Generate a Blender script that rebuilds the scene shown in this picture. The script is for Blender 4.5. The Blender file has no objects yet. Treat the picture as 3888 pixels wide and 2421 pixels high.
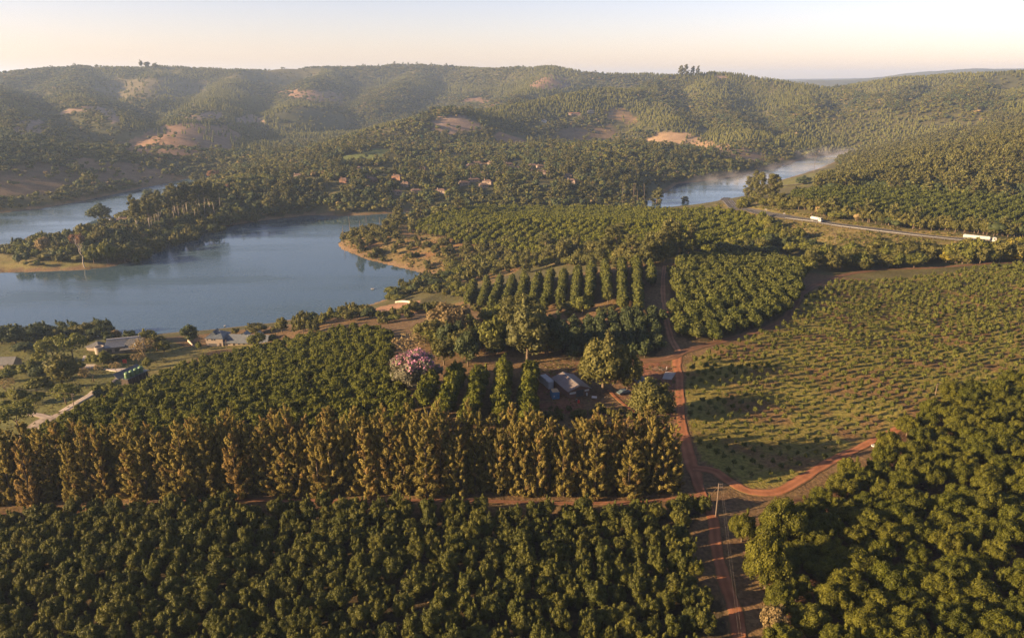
import bpy, math, random
import numpy as np
from mathutils import Vector, Matrix
D = bpy.data
SC = bpy.context.scene
COL = SC.collection
rad = math.radians

# ------------------------------------------------------------------ camera, sky, sun, exposure
FPX, CX, CY, CAMZ, PITCH = 2800.0, 1944.0, 1210.5, 100.0, rad(18.0)
cam_d = D.cameras.new('camera'); cam = D.objects.new('camera', cam_d); COL.objects.link(cam)
cam_d.sensor_width = 36.0; cam_d.lens = 36.0*FPX/3888.0
cam_d.clip_start = 1.0; cam_d.clip_end = 40000.0
cam.location = (0, 0, CAMZ); cam.rotation_euler = (math.pi/2-PITCH, 0, 0)
SC.camera = cam

SUN_EL, SUN_BACK = rad(15.5), rad(17.0)          # low sun to the left of the view and a little behind it
to_sun = Vector((-math.cos(SUN_BACK)*math.cos(SUN_EL), -math.sin(SUN_BACK)*math.cos(SUN_EL), math.sin(SUN_EL)))
W = D.worlds.new('World'); SC.world = W; W.use_nodes = True
wn = W.node_tree.nodes; wl = W.node_tree.links
sky = wn.new('ShaderNodeTexSky'); sky.sky_type = 'NISHITA'; sky.sun_disc = False
sky.sun_elevation = SUN_EL
sky.sun_rotation = math.atan2(to_sun.x, to_sun.y)
sky.altitude = 400; sky.air_density = 1.0; sky.dust_density = 1.0; sky.ozone_density = 2.0
bg = wn['Background']; bg.inputs['Strength'].default_value = 0.05
wt = wn.new('ShaderNodeVectorMath'); wt.operation = 'MULTIPLY'; wt.inputs[1].default_value = (1.24, 0.945, 1.0)      # the camera's white balance
wl.new(sky.outputs[0], wt.inputs[0]); wl.new(wt.outputs[0], bg.inputs['Color'])
sun_d = D.lights.new('sun', 'SUN'); sun_d.energy = 5.0; sun_d.angle = rad(0.5); sun_d.color = (1.0, 0.68, 0.37)
sun = D.objects.new('sun', sun_d); COL.objects.link(sun)
sun.rotation_euler = to_sun.to_track_quat('Z', 'Y').to_euler()
SC.view_settings.view_transform = 'Standard'; SC.view_settings.look = 'None'
SC.view_settings.exposure = 2.12; SC.view_settings.gamma = 1.0
SC.view_settings.use_curve_mapping = False
SC.render.engine = 'CYCLES'
cy = SC.cycles
cy.max_bounces = 4; cy.diffuse_bounces = 2; cy.glossy_bounces = 2; cy.transmission_bounces = 2
cy.transparent_max_bounces = 4; cy.volume_bounces = 0
cy.use_adaptive_sampling = True; cy.adaptive_threshold = 0.01
cy.use_denoising = True; cy.denoising_prefilter = 'NONE'
cy.caustics_reflective = False; cy.caustics_refractive = False

# ------------------------------------------------------------------ helpers: noise, projection, polygons
def _h(ix, iy, s):
    n = (ix.astype(np.int64)*374761393 + iy.astype(np.int64)*668265263 + s*1442695041) & 0xffffffff
    n = ((n ^ (n >> 13))*1274126177) & 0xffffffff
    n = ((n ^ (n >> 16))*2246822519) & 0xffffffff
    return (n & 0xffff)/65535.0
def noise(x, y, s=0):
    x = np.asarray(x, float); y = np.asarray(y, float)
    ix = np.floor(x); iy = np.floor(y); fx = x-ix; fy = y-iy
    fx = fx*fx*fx*(fx*(fx*6-15)+10); fy = fy*fy*fy*(fy*(fy*6-15)+10)
    a = _h(ix, iy, s); b = _h(ix+1, iy, s); c = _h(ix, iy+1, s); d = _h(ix+1, iy+1, s)
    return ((a*(1-fx)+b*fx)*(1-fy)+(c*(1-fx)+d*fx)*fy)*2-1
def fbm(x, y, s=0, o=4):
    v = 0; a = 1; t = 0
    for i in range(o):
        v = v+a*noise(x*2**i, y*2**i, s+i*7); t += a; a *= 0.5
    return v/t
def sstep(a, b, x):
    t = np.clip((np.asarray(x, float)-a)/(b-a), 0, 1); return t*t*(3-2*t)
SP, CP = math.sin(PITCH), math.cos(PITCH)
def ray(px, py):
    u = (np.asarray(px, float)-CX)/FPX; v = (CY-np.asarray(py, float))/FPX
    dy = CP+v*SP; dz = -SP+v*CP
    hor = np.hypot(u, dy)
    return np.arctan2(u, dy), dz/hor
def project(x, y, z):
    zz = z-CAMZ
    dep = np.maximum(y*CP-zz*SP, 1e-3); up = y*SP+zz*CP
    return CX+FPX*x/dep, CY-FPX*up/dep, dep
def inside(poly, x, y):
    p = np.asarray(poly, float); r = np.zeros(np.shape(x), bool); n = len(p)
    for i in range(n):
        x1, y1 = p[i]; x2, y2 = p[(i+1) % n]
        if y1 == y2: continue
        c = ((y1 > y) != (y2 > y)) & (x < (x2-x1)*(y-y1)/(y2-y1)+x1)
        r ^= c
    return r
def edge_dist(poly, x, y, closed=True):
    p = np.asarray(poly, float); best = np.full(np.shape(x), 1e9); n = len(p)
    for i in range(n if closed else n-1):
        a = p[i]; b = p[(i+1) % n]; d = b-a; L = max(d@d, 1e-9)
        t = np.clip(((x-a[0])*d[0]+(y-a[1])*d[1])/L, 0, 1)
        best = np.minimum(best, np.hypot(x-a[0]-t*d[0], y-a[1]-t*d[1]))
    return best
def flat(px, py, z):
    az, s = ray(px, py); r = (z-CAMZ)/s
    return np.stack([np.sin(az)*r, np.cos(az)*r], -1)

# ------------------------------------------------------------------ the terrain as one height field
LAKE = -42.0
def P(lst): return np.array(lst, float)
LAKE_PX = [
    P([(-900,1075),(-300,1060),(0,1034),(150,1030),(330,1023),(420,1012),(520,985),(560,952),(700,893),(830,862),(1000,836),(1180,816),(1290,819),(1400,815),(1490,809),(1560,803),(1640,808),(1900,803),
       (1900,812),(1640,822),(1500,842),(1380,878),(1310,905),(1285,925),(1300,945),(1400,985),(1500,1010),(1600,1034),(1692,1050),(1640,1078),(1540,1098),(1470,1135),(1400,1160),
       (1250,1190),(1050,1225),(800,1252),(600,1268),(300,1280),(0,1288),(-300,1290),(-900,1300)]),
    P([(-900,860),(-300,832),(0,808),(160,790),(300,764),(480,727),(640,692),(740,672),(830,660),(850,668),(760,698),(650,742),(500,800),(380,860),(250,910),(100,950),(0,957),(-300,985),(-900,1010)]),
    P([(1850,805),(2200,800),(2420,778),(2520,735),(2570,698),(2700,683),(2840,660),(2950,634),(3050,604),(3160,586),(3240,578),(3260,586),(3180,612),(3100,644),(3010,672),(2880,708),(2840,742),(2700,768),(2500,800),(2400,806),(2200,812),(1850,814)]),
]
LAKE_XY = [flat(p[:, 0], p[:, 1], LAKE) for p in LAKE_PX]

CTRL = []                                          # (azimuth, range, height)
def cz(*pts):                                      # pixel and the height of the ground seen there
    for px, py, z in pts:
        z = z*2.33 if z < -1 else z; a, s = ray(px, py); CTRL.append((float(a), float((z-CAMZ)/s), z))
def cr(*pts):                                      # pixel and its distance
    for px, py, r in pts:
        r = r*(1+(0.17 if px < 3260 else 0.05)*min(1, max(0, (2600-r)/1200))); a, s = ray(px, py); CTRL.append((float(a), r, float(CAMZ+s*r)))
def ch(*pts):                                      # hidden ground: column, distance, height
    for px, r, z in pts:
        a, s = ray(px, 420); CTRL.append((float(a), r, z))
for px in (-700, 0, 1000, 2000, 3000, 3888, 4600):
    cz((px, 2700, 0), (px, 2421, 0), (px, 2000, 0)); ch((px, 60, 0))
cz((-600,1700,-5),(0,1700,-3),(600,1700,-1),(1300,1700,0),(2000,1700,0),(3000,1700,0),(3888,1700,2),(4500,1700,3))
cz((-600,1480,-11),(0,1500,-9),(500,1500,-6),(1000,1500,-2),(1600,1500,0),(2400,1500,0),(3000,1500,0),(3888,1500,3),(4500,1500,4))
cz((0,1350,-13),(500,1350,-13),(900,1330,-12.5),(1300,1300,-7),(1700,1330,-2),(2300,1330,0),(3000,1330,1),(3888,1330,4),(4600,1330,5))
cz((1500,1230,-8),(1800,1200,-5),(2300,1180,-1),(3000,1180,2),(3888,1180,4))
cz((1700,1110,-13),(2000,1080,-7),(2400,1050,-1),(3000,1050,2),(3888,1040,4))
cz((1450,950,-13),(1700,940,-9),(2000,930,-4),(2500,930,-1),(3000,940,-3),(3500,960,0),(3888,960,2))
cz((1600,860,-14),(2000,850,-8),(2500,860,-4),(2800,860,-4),(3105,842,2),(3442,888,3),(3810,925,4),(4300,960,6))
cz((2000,785,-15),(2500,790,-12),(2750,757,-7),(2900,815,0),(3100,790,6),(3400,800,6),(3888,830,8))
cz((3000,720,-4),(3258,662,-2),(3500,720,6),(3888,740,8),(4400,760,10))
# left peninsula
cz((100,1000,-16),(300,950,-13),(600,880,-11),(900,800,-11),(1200,760,-11))
# village hill, rock dome, plantation ridge
cz((900,740,-6),(1300,740,-9),(1600,740,-8),(2000,740,-10),(2400,740,-14))
cr((1100,620,1080),(1300,640,900),(1600,650,900),(2000,650,910),(2400,640,900),(2600,640,980))
cr((1300,545,1180),(1500,505,1300),(1730,446,1420),(1900,440,1560),(2050,410,1750),(2300,352,2000),(1640,520,1250),(1900,520,1270))
cr((2000,560,1120),(2300,540,1180),(2500,520,1300),(2600,560,1200),(2800,560,1230),(2200,470,1500),(2400,470,1560),(2600,450,1700),(2900,520,1420))
cr((2450,350,2200),(2650,300,2500),(2740,290,2600),(2900,310,2500),(3100,340,2300),(3250,368,2200),(3330,400,1900),(3250,470,1600),(3200,540,1330),(3000,430,1850),(2800,400,2000))
ch((1200,1750,-26),(1500,1950,-16),(1750,2100,-4),(2000,2350,16),(2300,2450,45),(2500,2750,60),(900,1320,-30),(1050,1500,-24))
# left far slopes
cz((0,770,-15),(300,735,-15),(600,660,-15),(800,630,-15))
cr((0,650,900),(250,620,1010),(480,640,1000),(-500,640,900))
cr((0,520,1300),(300,500,1400),(700,575,1180),(700,480,1600),(950,560,1260),(500,600,1090),(-500,500,1300))
cr((0,400,1900),(300,410,1750),(700,400,2050),(1000,440,1850),(1300,430,2000),(1500,400,2150),(-500,400,1900))
cr((0,335,2600),(350,320,2600),(700,330,2500),(1000,330,2600),(1300,340,2700),(1600,330,2900),(1800,370,2350),(2000,340,2650),(-500,350,2500))
cr((-600,330,3200),(0,303,3200),(300,262,3400),(500,262,3450),(700,255,3500),(900,277,3500),(1200,258,3800),(1500,258,3900),(1750,266,3800),(1980,250,3300),(2150,262,3250),(2300,277,3300),(2500,280,3600))
cr((200,290,3000),(700,285,3000),(1200,285,3200),(1600,280,3300))
ch((0,4300,80),(600,4600,110),(1200,5000,120),(1800,4900,120),(2400,4600,110),(-600,4300,80))
# right slopes and the far plain
cr((3500,620,880),(3888,640,830),(4500,640,800),(3300,600,1130),(3400,520,1280),(3600,480,1300),(3888,480,1200),(4500,480,1200))
cr((3400,420,1750),(3650,400,1800),(3888,380,1800),(3350,360,2500),(3500,310,2800),(3700,296,2800),(3888,278,2700),(4500,265,2700),(3200,345,3000))
cr((3000,318,4200),(3150,318,5000),(3050,310,6500),(3300,302,6500),(3450,290,7500),(3700,268,9000),(3888,266,9000),(4400,270,9000),(3200,309,9000))
ch((2700,4200,70),(3600,4200,60),(4200,4200,70),(-600,9000,140),(600,9000,140),(1800,9000,140),(2600,9000,110))
ch((-600,14000,150),(600,14000,150),(1800,14000,140),(2800,14000,100),(3600,14000,140),(4500,14000,140))
CT = np.array(CTRL)
def qc(a, r): return np.stack([np.asarray(a)*3.2, np.log(r)*1.25], -1)
KQ = qc(CT[:, 0], CT[:, 1])
def tk(d2): return np.where(d2 > 1e-12, d2*np.log(np.maximum(d2, 1e-12)), 0)
n = len(CT)
A = np.zeros((n+3, n+3))
A[:n, :n] = tk(((KQ[:, None]-KQ[None])**2).sum(-1))+np.eye(n)*0.004
A[:n, n] = 1; A[:n, n+1:] = KQ; A[n, :n] = 1; A[n+1:, :n] = KQ.T
tw = np.linalg.solve(A, np.r_[CT[:, 2], 0, 0, 0])
def tps(a, r):
    q = qc(a, r); sh = q.shape[:-1]; q = q.reshape(-1, 2); out = np.empty(len(q))
    for i in range(0, len(q), 20000):
        b = q[i:i+20000]
        out[i:i+20000] = tk(((b[:, None]-KQ[None])**2).sum(-1))@tw[:n]+tw[n]+b@tw[n+1:]
    return out.reshape(sh)

NF = 560
AZ = np.r_[np.linspace(-math.pi, -0.84, 34)[:-1], np.linspace(-0.84, 0.84, NF), np.linspace(0.84, math.pi, 34)[1:]]
RR = np.r_[4, 20, 45, np.exp(np.linspace(math.log(70), math.log(14500), 600))]
ga, gr = np.meshgrid(AZ, RR, indexing='ij')
gx = np.sin(ga)*gr; gy = np.cos(ga)*gr
gz = tps(np.clip(ga, -0.9, 0.9), np.clip(gr, 60, 14000))
wb = sstep(0.78, 1.25, np.abs(ga))
gz = gz*(1-wb)+wb*np.clip((gr-500)*0.02, -5, 60)*np.where(gr > 500, 1, 0)
ld = np.full(gx.shape, 1e9); inl = np.zeros(gx.shape, bool)
sel = (gr > 280) & (gr < 2400)
for lp in LAKE_XY:
    ld[sel] = np.minimum(ld[sel], edge_dist(lp, gx[sel], gy[sel])); inl[sel] |= inside(lp, gx[sel], gy[sel])
far = np.clip((gr-650)/2200, 0, 1)*np.clip(ld/150, 0, 1)*sstep(9000, 5000, gr)
RIDGES = [   # crest lines of the hills (pixel, pixel, distance), flank slope, roundness of the crest
    ([(900,700,1060),(1000,668,1130),(1200,602,1270),(1400,532,1420),(1560,475,1540),(1700,446,1640),(1850,432,1780),(2000,402,1930),(2150,372,2030),(2300,348,2130),(2420,352,2230),(2480,380,2250)], 0.36, 60),
    ([(2420,345,2500),(2560,296,2640),(2700,285,2720),(2760,292,2720),(2900,315,2670),(3050,340,2600),(3200,362,2500),(3300,382,2350),(3370,405,2150)], 0.46, 35),
    ([(2700,288,2700),(2680,340,2420),(2700,405,2100),(2770,475,1800),(2850,540,1560)], 0.46, 40), ([(3040,342,2600),(3060,400,2200),(3120,455,1880),(3190,510,1600),(3210,545,1450)], 0.46, 40), ([(2480,330,2400),(2500,400,2050),(2560,460,1780)], 0.45, 40),
    ([(-300,325,3000),(0,300,3100),(150,274,3200),(300,259,3300),(480,259,3300),(600,254,3350),(700,257,3350),(880,271,3350),(1000,267,3500),(1200,257,3600),(1500,257,3700),(1780,261,3700),(1880,262,3500)], 0.30, 60),
    ([(300,262,3300),(270,330,2700),(290,385,2250),(330,425,1950),(420,470,1720)], 0.43, 45), ([(900,275,3350),(860,330,2800),(800,385,2350),(740,440,2000),(690,478,1800),(650,520,1600)], 0.43, 45), ([(1250,262,3600),(1180,320,2950),(1160,380,2500),(1080,430,2150)], 0.43, 45), ([(1600,262,3700),(1560,310,3150),(1480,350,2800),(1420,390,2500)], 0.43, 45), ([(-60,330,2700),(-40,400,2000),(0,470,1600),(60,540,1350)], 0.43, 45), ([(600,256,3350),(560,320,2800),(560,370,2400)], 0.43, 45),
    ([(1880,262,3400),(1950,254,3350),(2060,258,3250),(2180,274,3150),(2350,288,3150),(2520,290,3300)], 0.44, 40), ([(2090,262,3250),(2080,310,2850),(2010,355,2550),(1930,385,2380)], 0.45, 40),
    ([(4300,275,2700),(3888,284,2750),(3650,298,2800),(3400,316,2800),(3220,336,2900)], 0.30, 60), ([(3750,294,2780),(3660,360,2150),(3560,430,1720),(3440,500,1430)], 0.42, 45), ([(4000,300,2600),(3950,380,1900),(3888,450,1500),(3800,520,1250)], 0.42, 45), ([(3480,314,2800),(3420,370,2350),(3370,430,1900)], 0.43, 45),
    ([(3120,314,8500),(3400,291,8800),(3540,272,9000),(3700,262,9200),(3888,263,9200),(4400,262,9200)], 0.16, 150), ([(2960,318,7500),(3100,306,8000),(3250,303,8200)], 0.12, 150),
]
far2 = sstep(1250, 1800, gr)*np.clip(ld/260, 0, 1)*sstep(7500, 5000, gr)
gz = gz-58*far2
sel = (gr > 900) & (gr < 12500) & (np.abs(ga) < 1.0)
hx, hy, hh = gx[sel], gy[sel], gz[sel].copy()
for pts, slope, rnd in RIDGES:
    a_, s_ = ray([q[0] for q in pts], [q[1] for q in pts]); r_ = np.array([q[2] for q in pts], float)
    cx_, cy_, cz_ = np.sin(a_)*r_, np.cos(a_)*r_, CAMZ+s_*r_
    for k in range(len(pts)-1):
        dx_, dy_ = cx_[k+1]-cx_[k], cy_[k+1]-cy_[k]; L2 = dx_*dx_+dy_*dy_
        t_ = np.clip(((hx-cx_[k])*dx_+(hy-cy_[k])*dy_)/L2, 0, 1)
        dd = np.hypot(hx-cx_[k]-t_*dx_, hy-cy_[k]-t_*dy_)
        v = cz_[k]+t_*(cz_[k+1]-cz_[k])-(np.sqrt(dd*dd+rnd*rnd)-rnd)*slope
        df = v-hh; hh = hh+0.5*(df+np.sqrt(df*df+40))       # smooth maximum
gz[sel] = np.maximum(hh, gz[sel]-6)
gz = gz+far*(10*fbm(gx/420, gy/420, 3, 3)-9*np.abs(fbm(gx/230+9, gy/300, 11, 4))+2)
da, ds = ray(1715, 455); dxy = (math.sin(da)*1600, math.cos(da)*1600)
gz = gz+17*np.exp(-((gx-dxy[0])**2+(gy-dxy[1])**2)/62.0**2)
gz = gz+70*np.exp(-((gx+1330)/230)**2-((gy-1250)/520)**2)+120*np.exp(-((gx+2300)/350)**2-((gy-2300)/700)**2)  # unseen ridges left of the view, added to shade the left valley
gz = gz+np.clip((gr-600)/1500, 0, 1)*np.clip(ld/100, 0, 1)*5*fbm(gx/90, gy/90, 5, 3)
gz = gz+0.35*fbm(gx/22, gy/22, 8, 3)*sstep(60, 200, gr)
gz = np.where(~inl & (ld < 400), np.minimum(gz, LAKE+0.4+ld*0.24), gz)
bank = LAKE+0.25+np.minimum(ld*0.10, 4)+0.2*fbm(gx/12, gy/12, 2, 2)
gz = np.where(inl, np.minimum(gz, LAKE-np.minimum(0.1+ld*0.12, 5)), np.where(ld < 3000, np.maximum(gz, bank), gz))
def hz(x, y):
    x = np.asarray(x, float); y = np.asarray(y, float)
    a = np.arctan2(x, y); r = np.clip(np.hypot(x, y), RR[0], RR[-1]-1)
    i = np.clip(np.searchsorted(AZ, a)-1, 0, len(AZ)-2); j = np.clip(np.searchsorted(RR, r)-1, 0, len(RR)-2)
    u = (a-AZ[i])/(AZ[i+1]-AZ[i]); v = (r-RR[j])/(RR[j+1]-RR[j])
    return gz[i, j]*(1-u)*(1-v)+gz[i+1, j]*u*(1-v)+gz[i, j+1]*(1-u)*v+gz[i+1, j+1]*u*v
RM = np.exp(np.linspace(math.log(75), math.log(13000), 2600))
def pick(px, py):
    """where the ray through a pixel of the photograph meets the ground"""
    a, s = ray(px, py); a = np.atleast_1d(a); s = np.atleast_1d(s); out = []
    for ai, si in zip(a, s):
        t = np.maximum(hz(np.sin(ai)*RM, np.cos(ai)*RM), LAKE)-(CAMZ+si*RM)
        k = np.argmax(t > 0)
        if t[k] <= 0: k = len(RM)-1
        f = t[k-1]/(t[k-1]-t[k]) if k > 0 and t[k] > 0 else 0
        r = RM[k-1]+f*(RM[k]-RM[k-1]); out.append((math.sin(ai)*r, math.cos(ai)*r))
    return np.array(out)
def pk(px, py): return pick([px], [py])[0]

# ------------------------------------------------------------------ materials
def mat(name, rough=0.8, spec=0.3):
    m = D.materials.new(name); m.use_nodes = True
    b = m.node_tree.nodes['Principled BSDF']
    b.inputs['Roughness'].default_value = rough
    b.inputs['Specular IOR Level'].default_value = spec
    return m, m.node_tree.nodes, m.node_tree.links, b
def plain(name, c, rough=0.7, spec=0.3, var=0.25, scale=1.5, metal=0.0):
    """one paint with uneven tone and stains"""
    m, N, L, b = mat(name, rough, spec)
    tc = N.new('ShaderNodeTexCoord'); nz = N.new('ShaderNodeTexNoise'); nz.inputs['Scale'].default_value = scale; nz.inputs['Detail'].default_value = 6
    mx = N.new('ShaderNodeMix'); mx.data_type = 'RGBA'
    mx.inputs[6].default_value = (*[x*(1-var) for x in c], 1); mx.inputs[7].default_value = (*[min(1, x*(1+var)) for x in c], 1)
    L.new(tc.outputs['Object'], nz.inputs['Vector']); L.new(nz.outputs[0], mx.inputs[0]); L.new(mx.outputs[2], b.inputs['Base Color'])
    b.inputs['Metallic'].default_value = metal
    return m
def leafmat(name, c1, c2, trans=0.3, gloss=0.15, tintvar=0.5):
    m, N, L, b = mat(name, 0.65, gloss)
    oi = N.new('ShaderNodeObjectInfo'); at = N.new('ShaderNodeAttribute'); at.attribute_name = 'tint'
    mx = N.new('ShaderNodeMix'); mx.data_type = 'RGBA'; mx.inputs[6].default_value = (*c1, 1); mx.inputs[7].default_value = (*c2, 1)
    ad = N.new('ShaderNodeMath'); ad.operation = 'MULTIPLY_ADD'; ad.inputs[1].default_value = 0.55; ad.use_clamp = True
    sc = N.new('ShaderNodeMath'); sc.operation = 'MULTIPLY'; sc.inputs[1].default_value = 0.45
    L.new(at.outputs['Fac'], sc.inputs[0]); L.new(oi.outputs['Random'], ad.inputs[0]); L.new(sc.outputs[0], ad.inputs[2]); L.new(ad.outputs[0], mx.inputs[0])
    mr = N.new('ShaderNodeMapRange'); mr.inputs[3].default_value = 1-tintvar; mr.inputs[4].default_value = 1+tintvar
    L.new(at.outputs['Fac'], mr.inputs[0])
    vm = N.new('ShaderNodeVectorMath'); vm.operation = 'SCALE'; L.new(mx.outputs[2], vm.inputs[0]); L.new(mr.outputs[0], vm.inputs['Scale'])
    L.new(vm.outputs[0], b.inputs['Base Color'])
    tr = N.new('ShaderNodeBsdfTranslucent'); L.new(vm.outputs[0], tr.inputs['Color'])
    ms = N.new('ShaderNodeMixShader'); ms.inputs[0].default_value = trans
    L.new(b.outputs[0], ms.inputs[1]); L.new(tr.outputs[0], ms.inputs[2]); L.new(ms.outputs[0], N['Material Output'].inputs['Surface'])
    return m
M = {}
M['bark'] = plain('bark', (0.10, 0.075, 0.05), 0.9)
M['palebark'] = plain('pale_bark', (0.30, 0.26, 0.21), 0.85)
M['macadamia'] = leafmat('macadamia_leaf', (0.046, 0.058, 0.006), (0.104, 0.102, 0.014), gloss=0.28)
M['litchi'] = leafmat('litchi_leaf', (0.048, 0.06, 0.006), (0.1, 0.098, 0.012))
M['orchard'] = leafmat('orchard_leaf', (0.064, 0.08, 0.007), (0.12, 0.124, 0.015))
M['sapling'] = leafmat('sapling_leaf', (0.06, 0.072, 0.012), (0.1, 0.104, 0.022))
M['casuarina'] = leafmat('casuarina_needles', (0.165, 0.144, 0.036), (0.255, 0.208, 0.058), trans=0.48, gloss=0.1)
M['casuarina_gold'] = leafmat('casuarina_golden_needles', (0.2, 0.142, 0.046), (0.25, 0.175, 0.058), trans=0.48, gloss=0.1)
M['gum'] = leafmat('gum_leaf', (0.066, 0.074, 0.022), (0.115, 0.11, 0.034))
M['bushleaf'] = leafmat('bush_leaf', (0.058, 0.066, 0.016), (0.12, 0.11, 0.03))
M['gardenleaf'] = leafmat('garden_leaf', (0.08, 0.095, 0.016), (0.14, 0.138, 0.028))
M['darkleaf'] = leafmat('dark_leaf', (0.035, 0.050, 0.018), (0.060, 0.075, 0.026))
M['dryleaf'] = leafmat('dry_leaf', (0.16, 0.12, 0.055), (0.20, 0.15, 0.065))
M['redleaf'] = leafmat('red_leaf', (0.15, 0.08, 0.042), (0.19, 0.105, 0.055))
M['yellowleaf'] = leafmat('yellow_leaf', (0.17, 0.15, 0.020), (0.22, 0.18, 0.028))
M['greyleaf'] = leafmat('grey_leaf', (0.12, 0.12, 0.075), (0.16, 0.15, 0.10))
M['pink'] = leafmat('pink_blossom', (0.36, 0.15, 0.23), (0.44, 0.22, 0.3), tintvar=0.3)
M['upper'] = leafmat('upper_orchard_leaf', (0.05, 0.066, 0.01), (0.086, 0.096, 0.018))
M['hedgeleaf'] = leafmat('hedgerow_leaf', (0.050, 0.064, 0.011), (0.095, 0.100, 0.021))
M['oliveleaf'] = leafmat('pale_olive_leaf', (0.072, 0.078, 0.026), (0.112, 0.11, 0.038))
M['lightplant'] = leafmat('light_plantation_leaf', (0.115, 0.125, 0.034), (0.150, 0.150, 0.045))
M['plantation'] = leafmat('plantation_leaf', (0.085, 0.096, 0.02), (0.125, 0.125, 0.03))

def ground_mat():
    m, N, L, b = mat('ground', 0.95, 0.1)
    at = N.new('ShaderNodeAttribute'); at.attribute_name = 'earth'
    tc = N.new('ShaderNodeTexCoord')
    def nz(s, d=6, r=0.6):
        t = N.new('ShaderNodeTexNoise'); t.inputs['Scale'].default_value = s; t.inputs['Detail'].default_value = d; t.inputs['Roughness'].default_value = r
        L.new(tc.outputs['Object'], t.inputs['Vector']); return t
    a = nz(0.9); c = nz(0.06); d = nz(0.012)
    s1 = N.new('ShaderNodeMapRange'); s1.inputs[1].default_value = 0.3; s1.inputs[2].default_value = 0.7; s1.inputs[3].default_value = 0.55; s1.inputs[4].default_value = 1.45; L.new(a.outputs[0], s1.inputs[0])
    s2 = N.new('ShaderNodeMapRange'); s2.inputs[1].default_value = 0.3; s2.inputs[2].default_value = 0.7; s2.inputs[3].default_value = 0.72; s2.inputs[4].default_value = 1.28; L.new(c.outputs[0], s2.inputs[0])
    mu = N.new('ShaderNodeMath'); mu.operation = 'MULTIPLY'; L.new(s1.outputs[0], mu.inputs[0]); L.new(s2.outputs[0], mu.inputs[1])
    vm = N.new('ShaderNodeVectorMath'); vm.operation = 'SCALE'; L.new(at.outputs['Color'], vm.inputs[0]); L.new(mu.outputs[0], vm.inputs['Scale'])
    hs = N.new('ShaderNodeHueSaturation'); L.new(vm.outputs[0], hs.inputs['Color'])
    hm = N.new('ShaderNodeMapRange'); hm.inputs[3].default_value = 0.47; hm.inputs[4].default_value = 0.53; L.new(nz(0.2).outputs[0], hm.inputs[0]); L.new(hm.outputs[0], hs.inputs['Hue'])
    L.new(hs.outputs[0], b.inputs['Base Color'])
    bp = N.new('ShaderNodeBump'); bp.inputs['Strength'].default_value = 0.7; bp.inputs['Distance'].default_value = 0.5
    L.new(a.outputs[0], bp.inputs['Height']); L.new(bp.outputs[0], b.inputs['Normal'])
    return m
def soil_mat(name, c1, c2, c3=None, gscale=0.25):
    """driven earth or gravel: rutted tone in patches"""
    m, N, L, b = mat(name, 0.95, 0.1)
    tc = N.new('ShaderNodeTexCoord')
    t = N.new('ShaderNodeTexNoise'); t.inputs['Scale'].default_value = gscale; t.inputs['Detail'].default_value = 8; L.new(tc.outputs['Object'], t.inputs['Vector'])
    cr_ = N.new('ShaderNodeValToRGB'); cr_.color_ramp.elements[0].position = 0.35; cr_.color_ramp.elements[1].position = 0.65
    cr_.color_ramp.elements[0].color = (*c1, 1); cr_.color_ramp.elements[1].color = (*c2, 1)
    L.new(t.outputs[0], cr_.inputs[0])
    at = N.new('ShaderNodeAttribute'); at.attribute_name = 'verge'
    mx = N.new('ShaderNodeMix'); mx.data_type = 'RGBA'; mx.inputs[7].default_value = (*(c3 or c1), 1)
    t2 = N.new('ShaderNodeTexNoise'); t2.inputs['Scale'].default_value = 0.7; t2.inputs['Detail'].default_value = 6; L.new(tc.outputs['Object'], t2.inputs['Vector'])
    mm = N.new('ShaderNodeMath'); mm.operation = 'MULTIPLY_ADD'; mm.inputs[1].default_value = 1.6; mm.inputs[2].default_value = -0.8; L.new(t2.outputs[0], mm.inputs[0])
    aa = N.new('ShaderNodeMath'); aa.operation = 'ADD'; aa.use_clamp = True; L.new(mm.outputs[0], aa.inputs[0]); L.new(at.outputs['Fac'], aa.inputs[1])
    L.new(aa.outputs[0], mx.inputs[0]); L.new(cr_.outputs[0], mx.inputs[6])
    ra = N.new('ShaderNodeAttribute'); ra.attribute_name = 'rut'; rm = N.new('ShaderNodeMapRange'); rm.inputs[3].default_value = 0.9; rm.inputs[4].default_value = 1.1; L.new(ra.outputs['Fac'], rm.inputs[0])
    vs = N.new('ShaderNodeVectorMath'); vs.operation = 'SCALE'; L.new(mx.outputs[2], vs.inputs[0]); L.new(rm.outputs[0], vs.inputs['Scale']); L.new(vs.outputs[0], b.inputs['Base Color'])
    bp = N.new('ShaderNodeBump'); bp.inputs['Strength'].default_value = 0.5; bp.inputs['Distance'].default_value = 0.2
    L.new(t2.outputs[0], bp.inputs['Height']); L.new(bp.outputs[0], b.inputs['Normal'])
    return m
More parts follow.
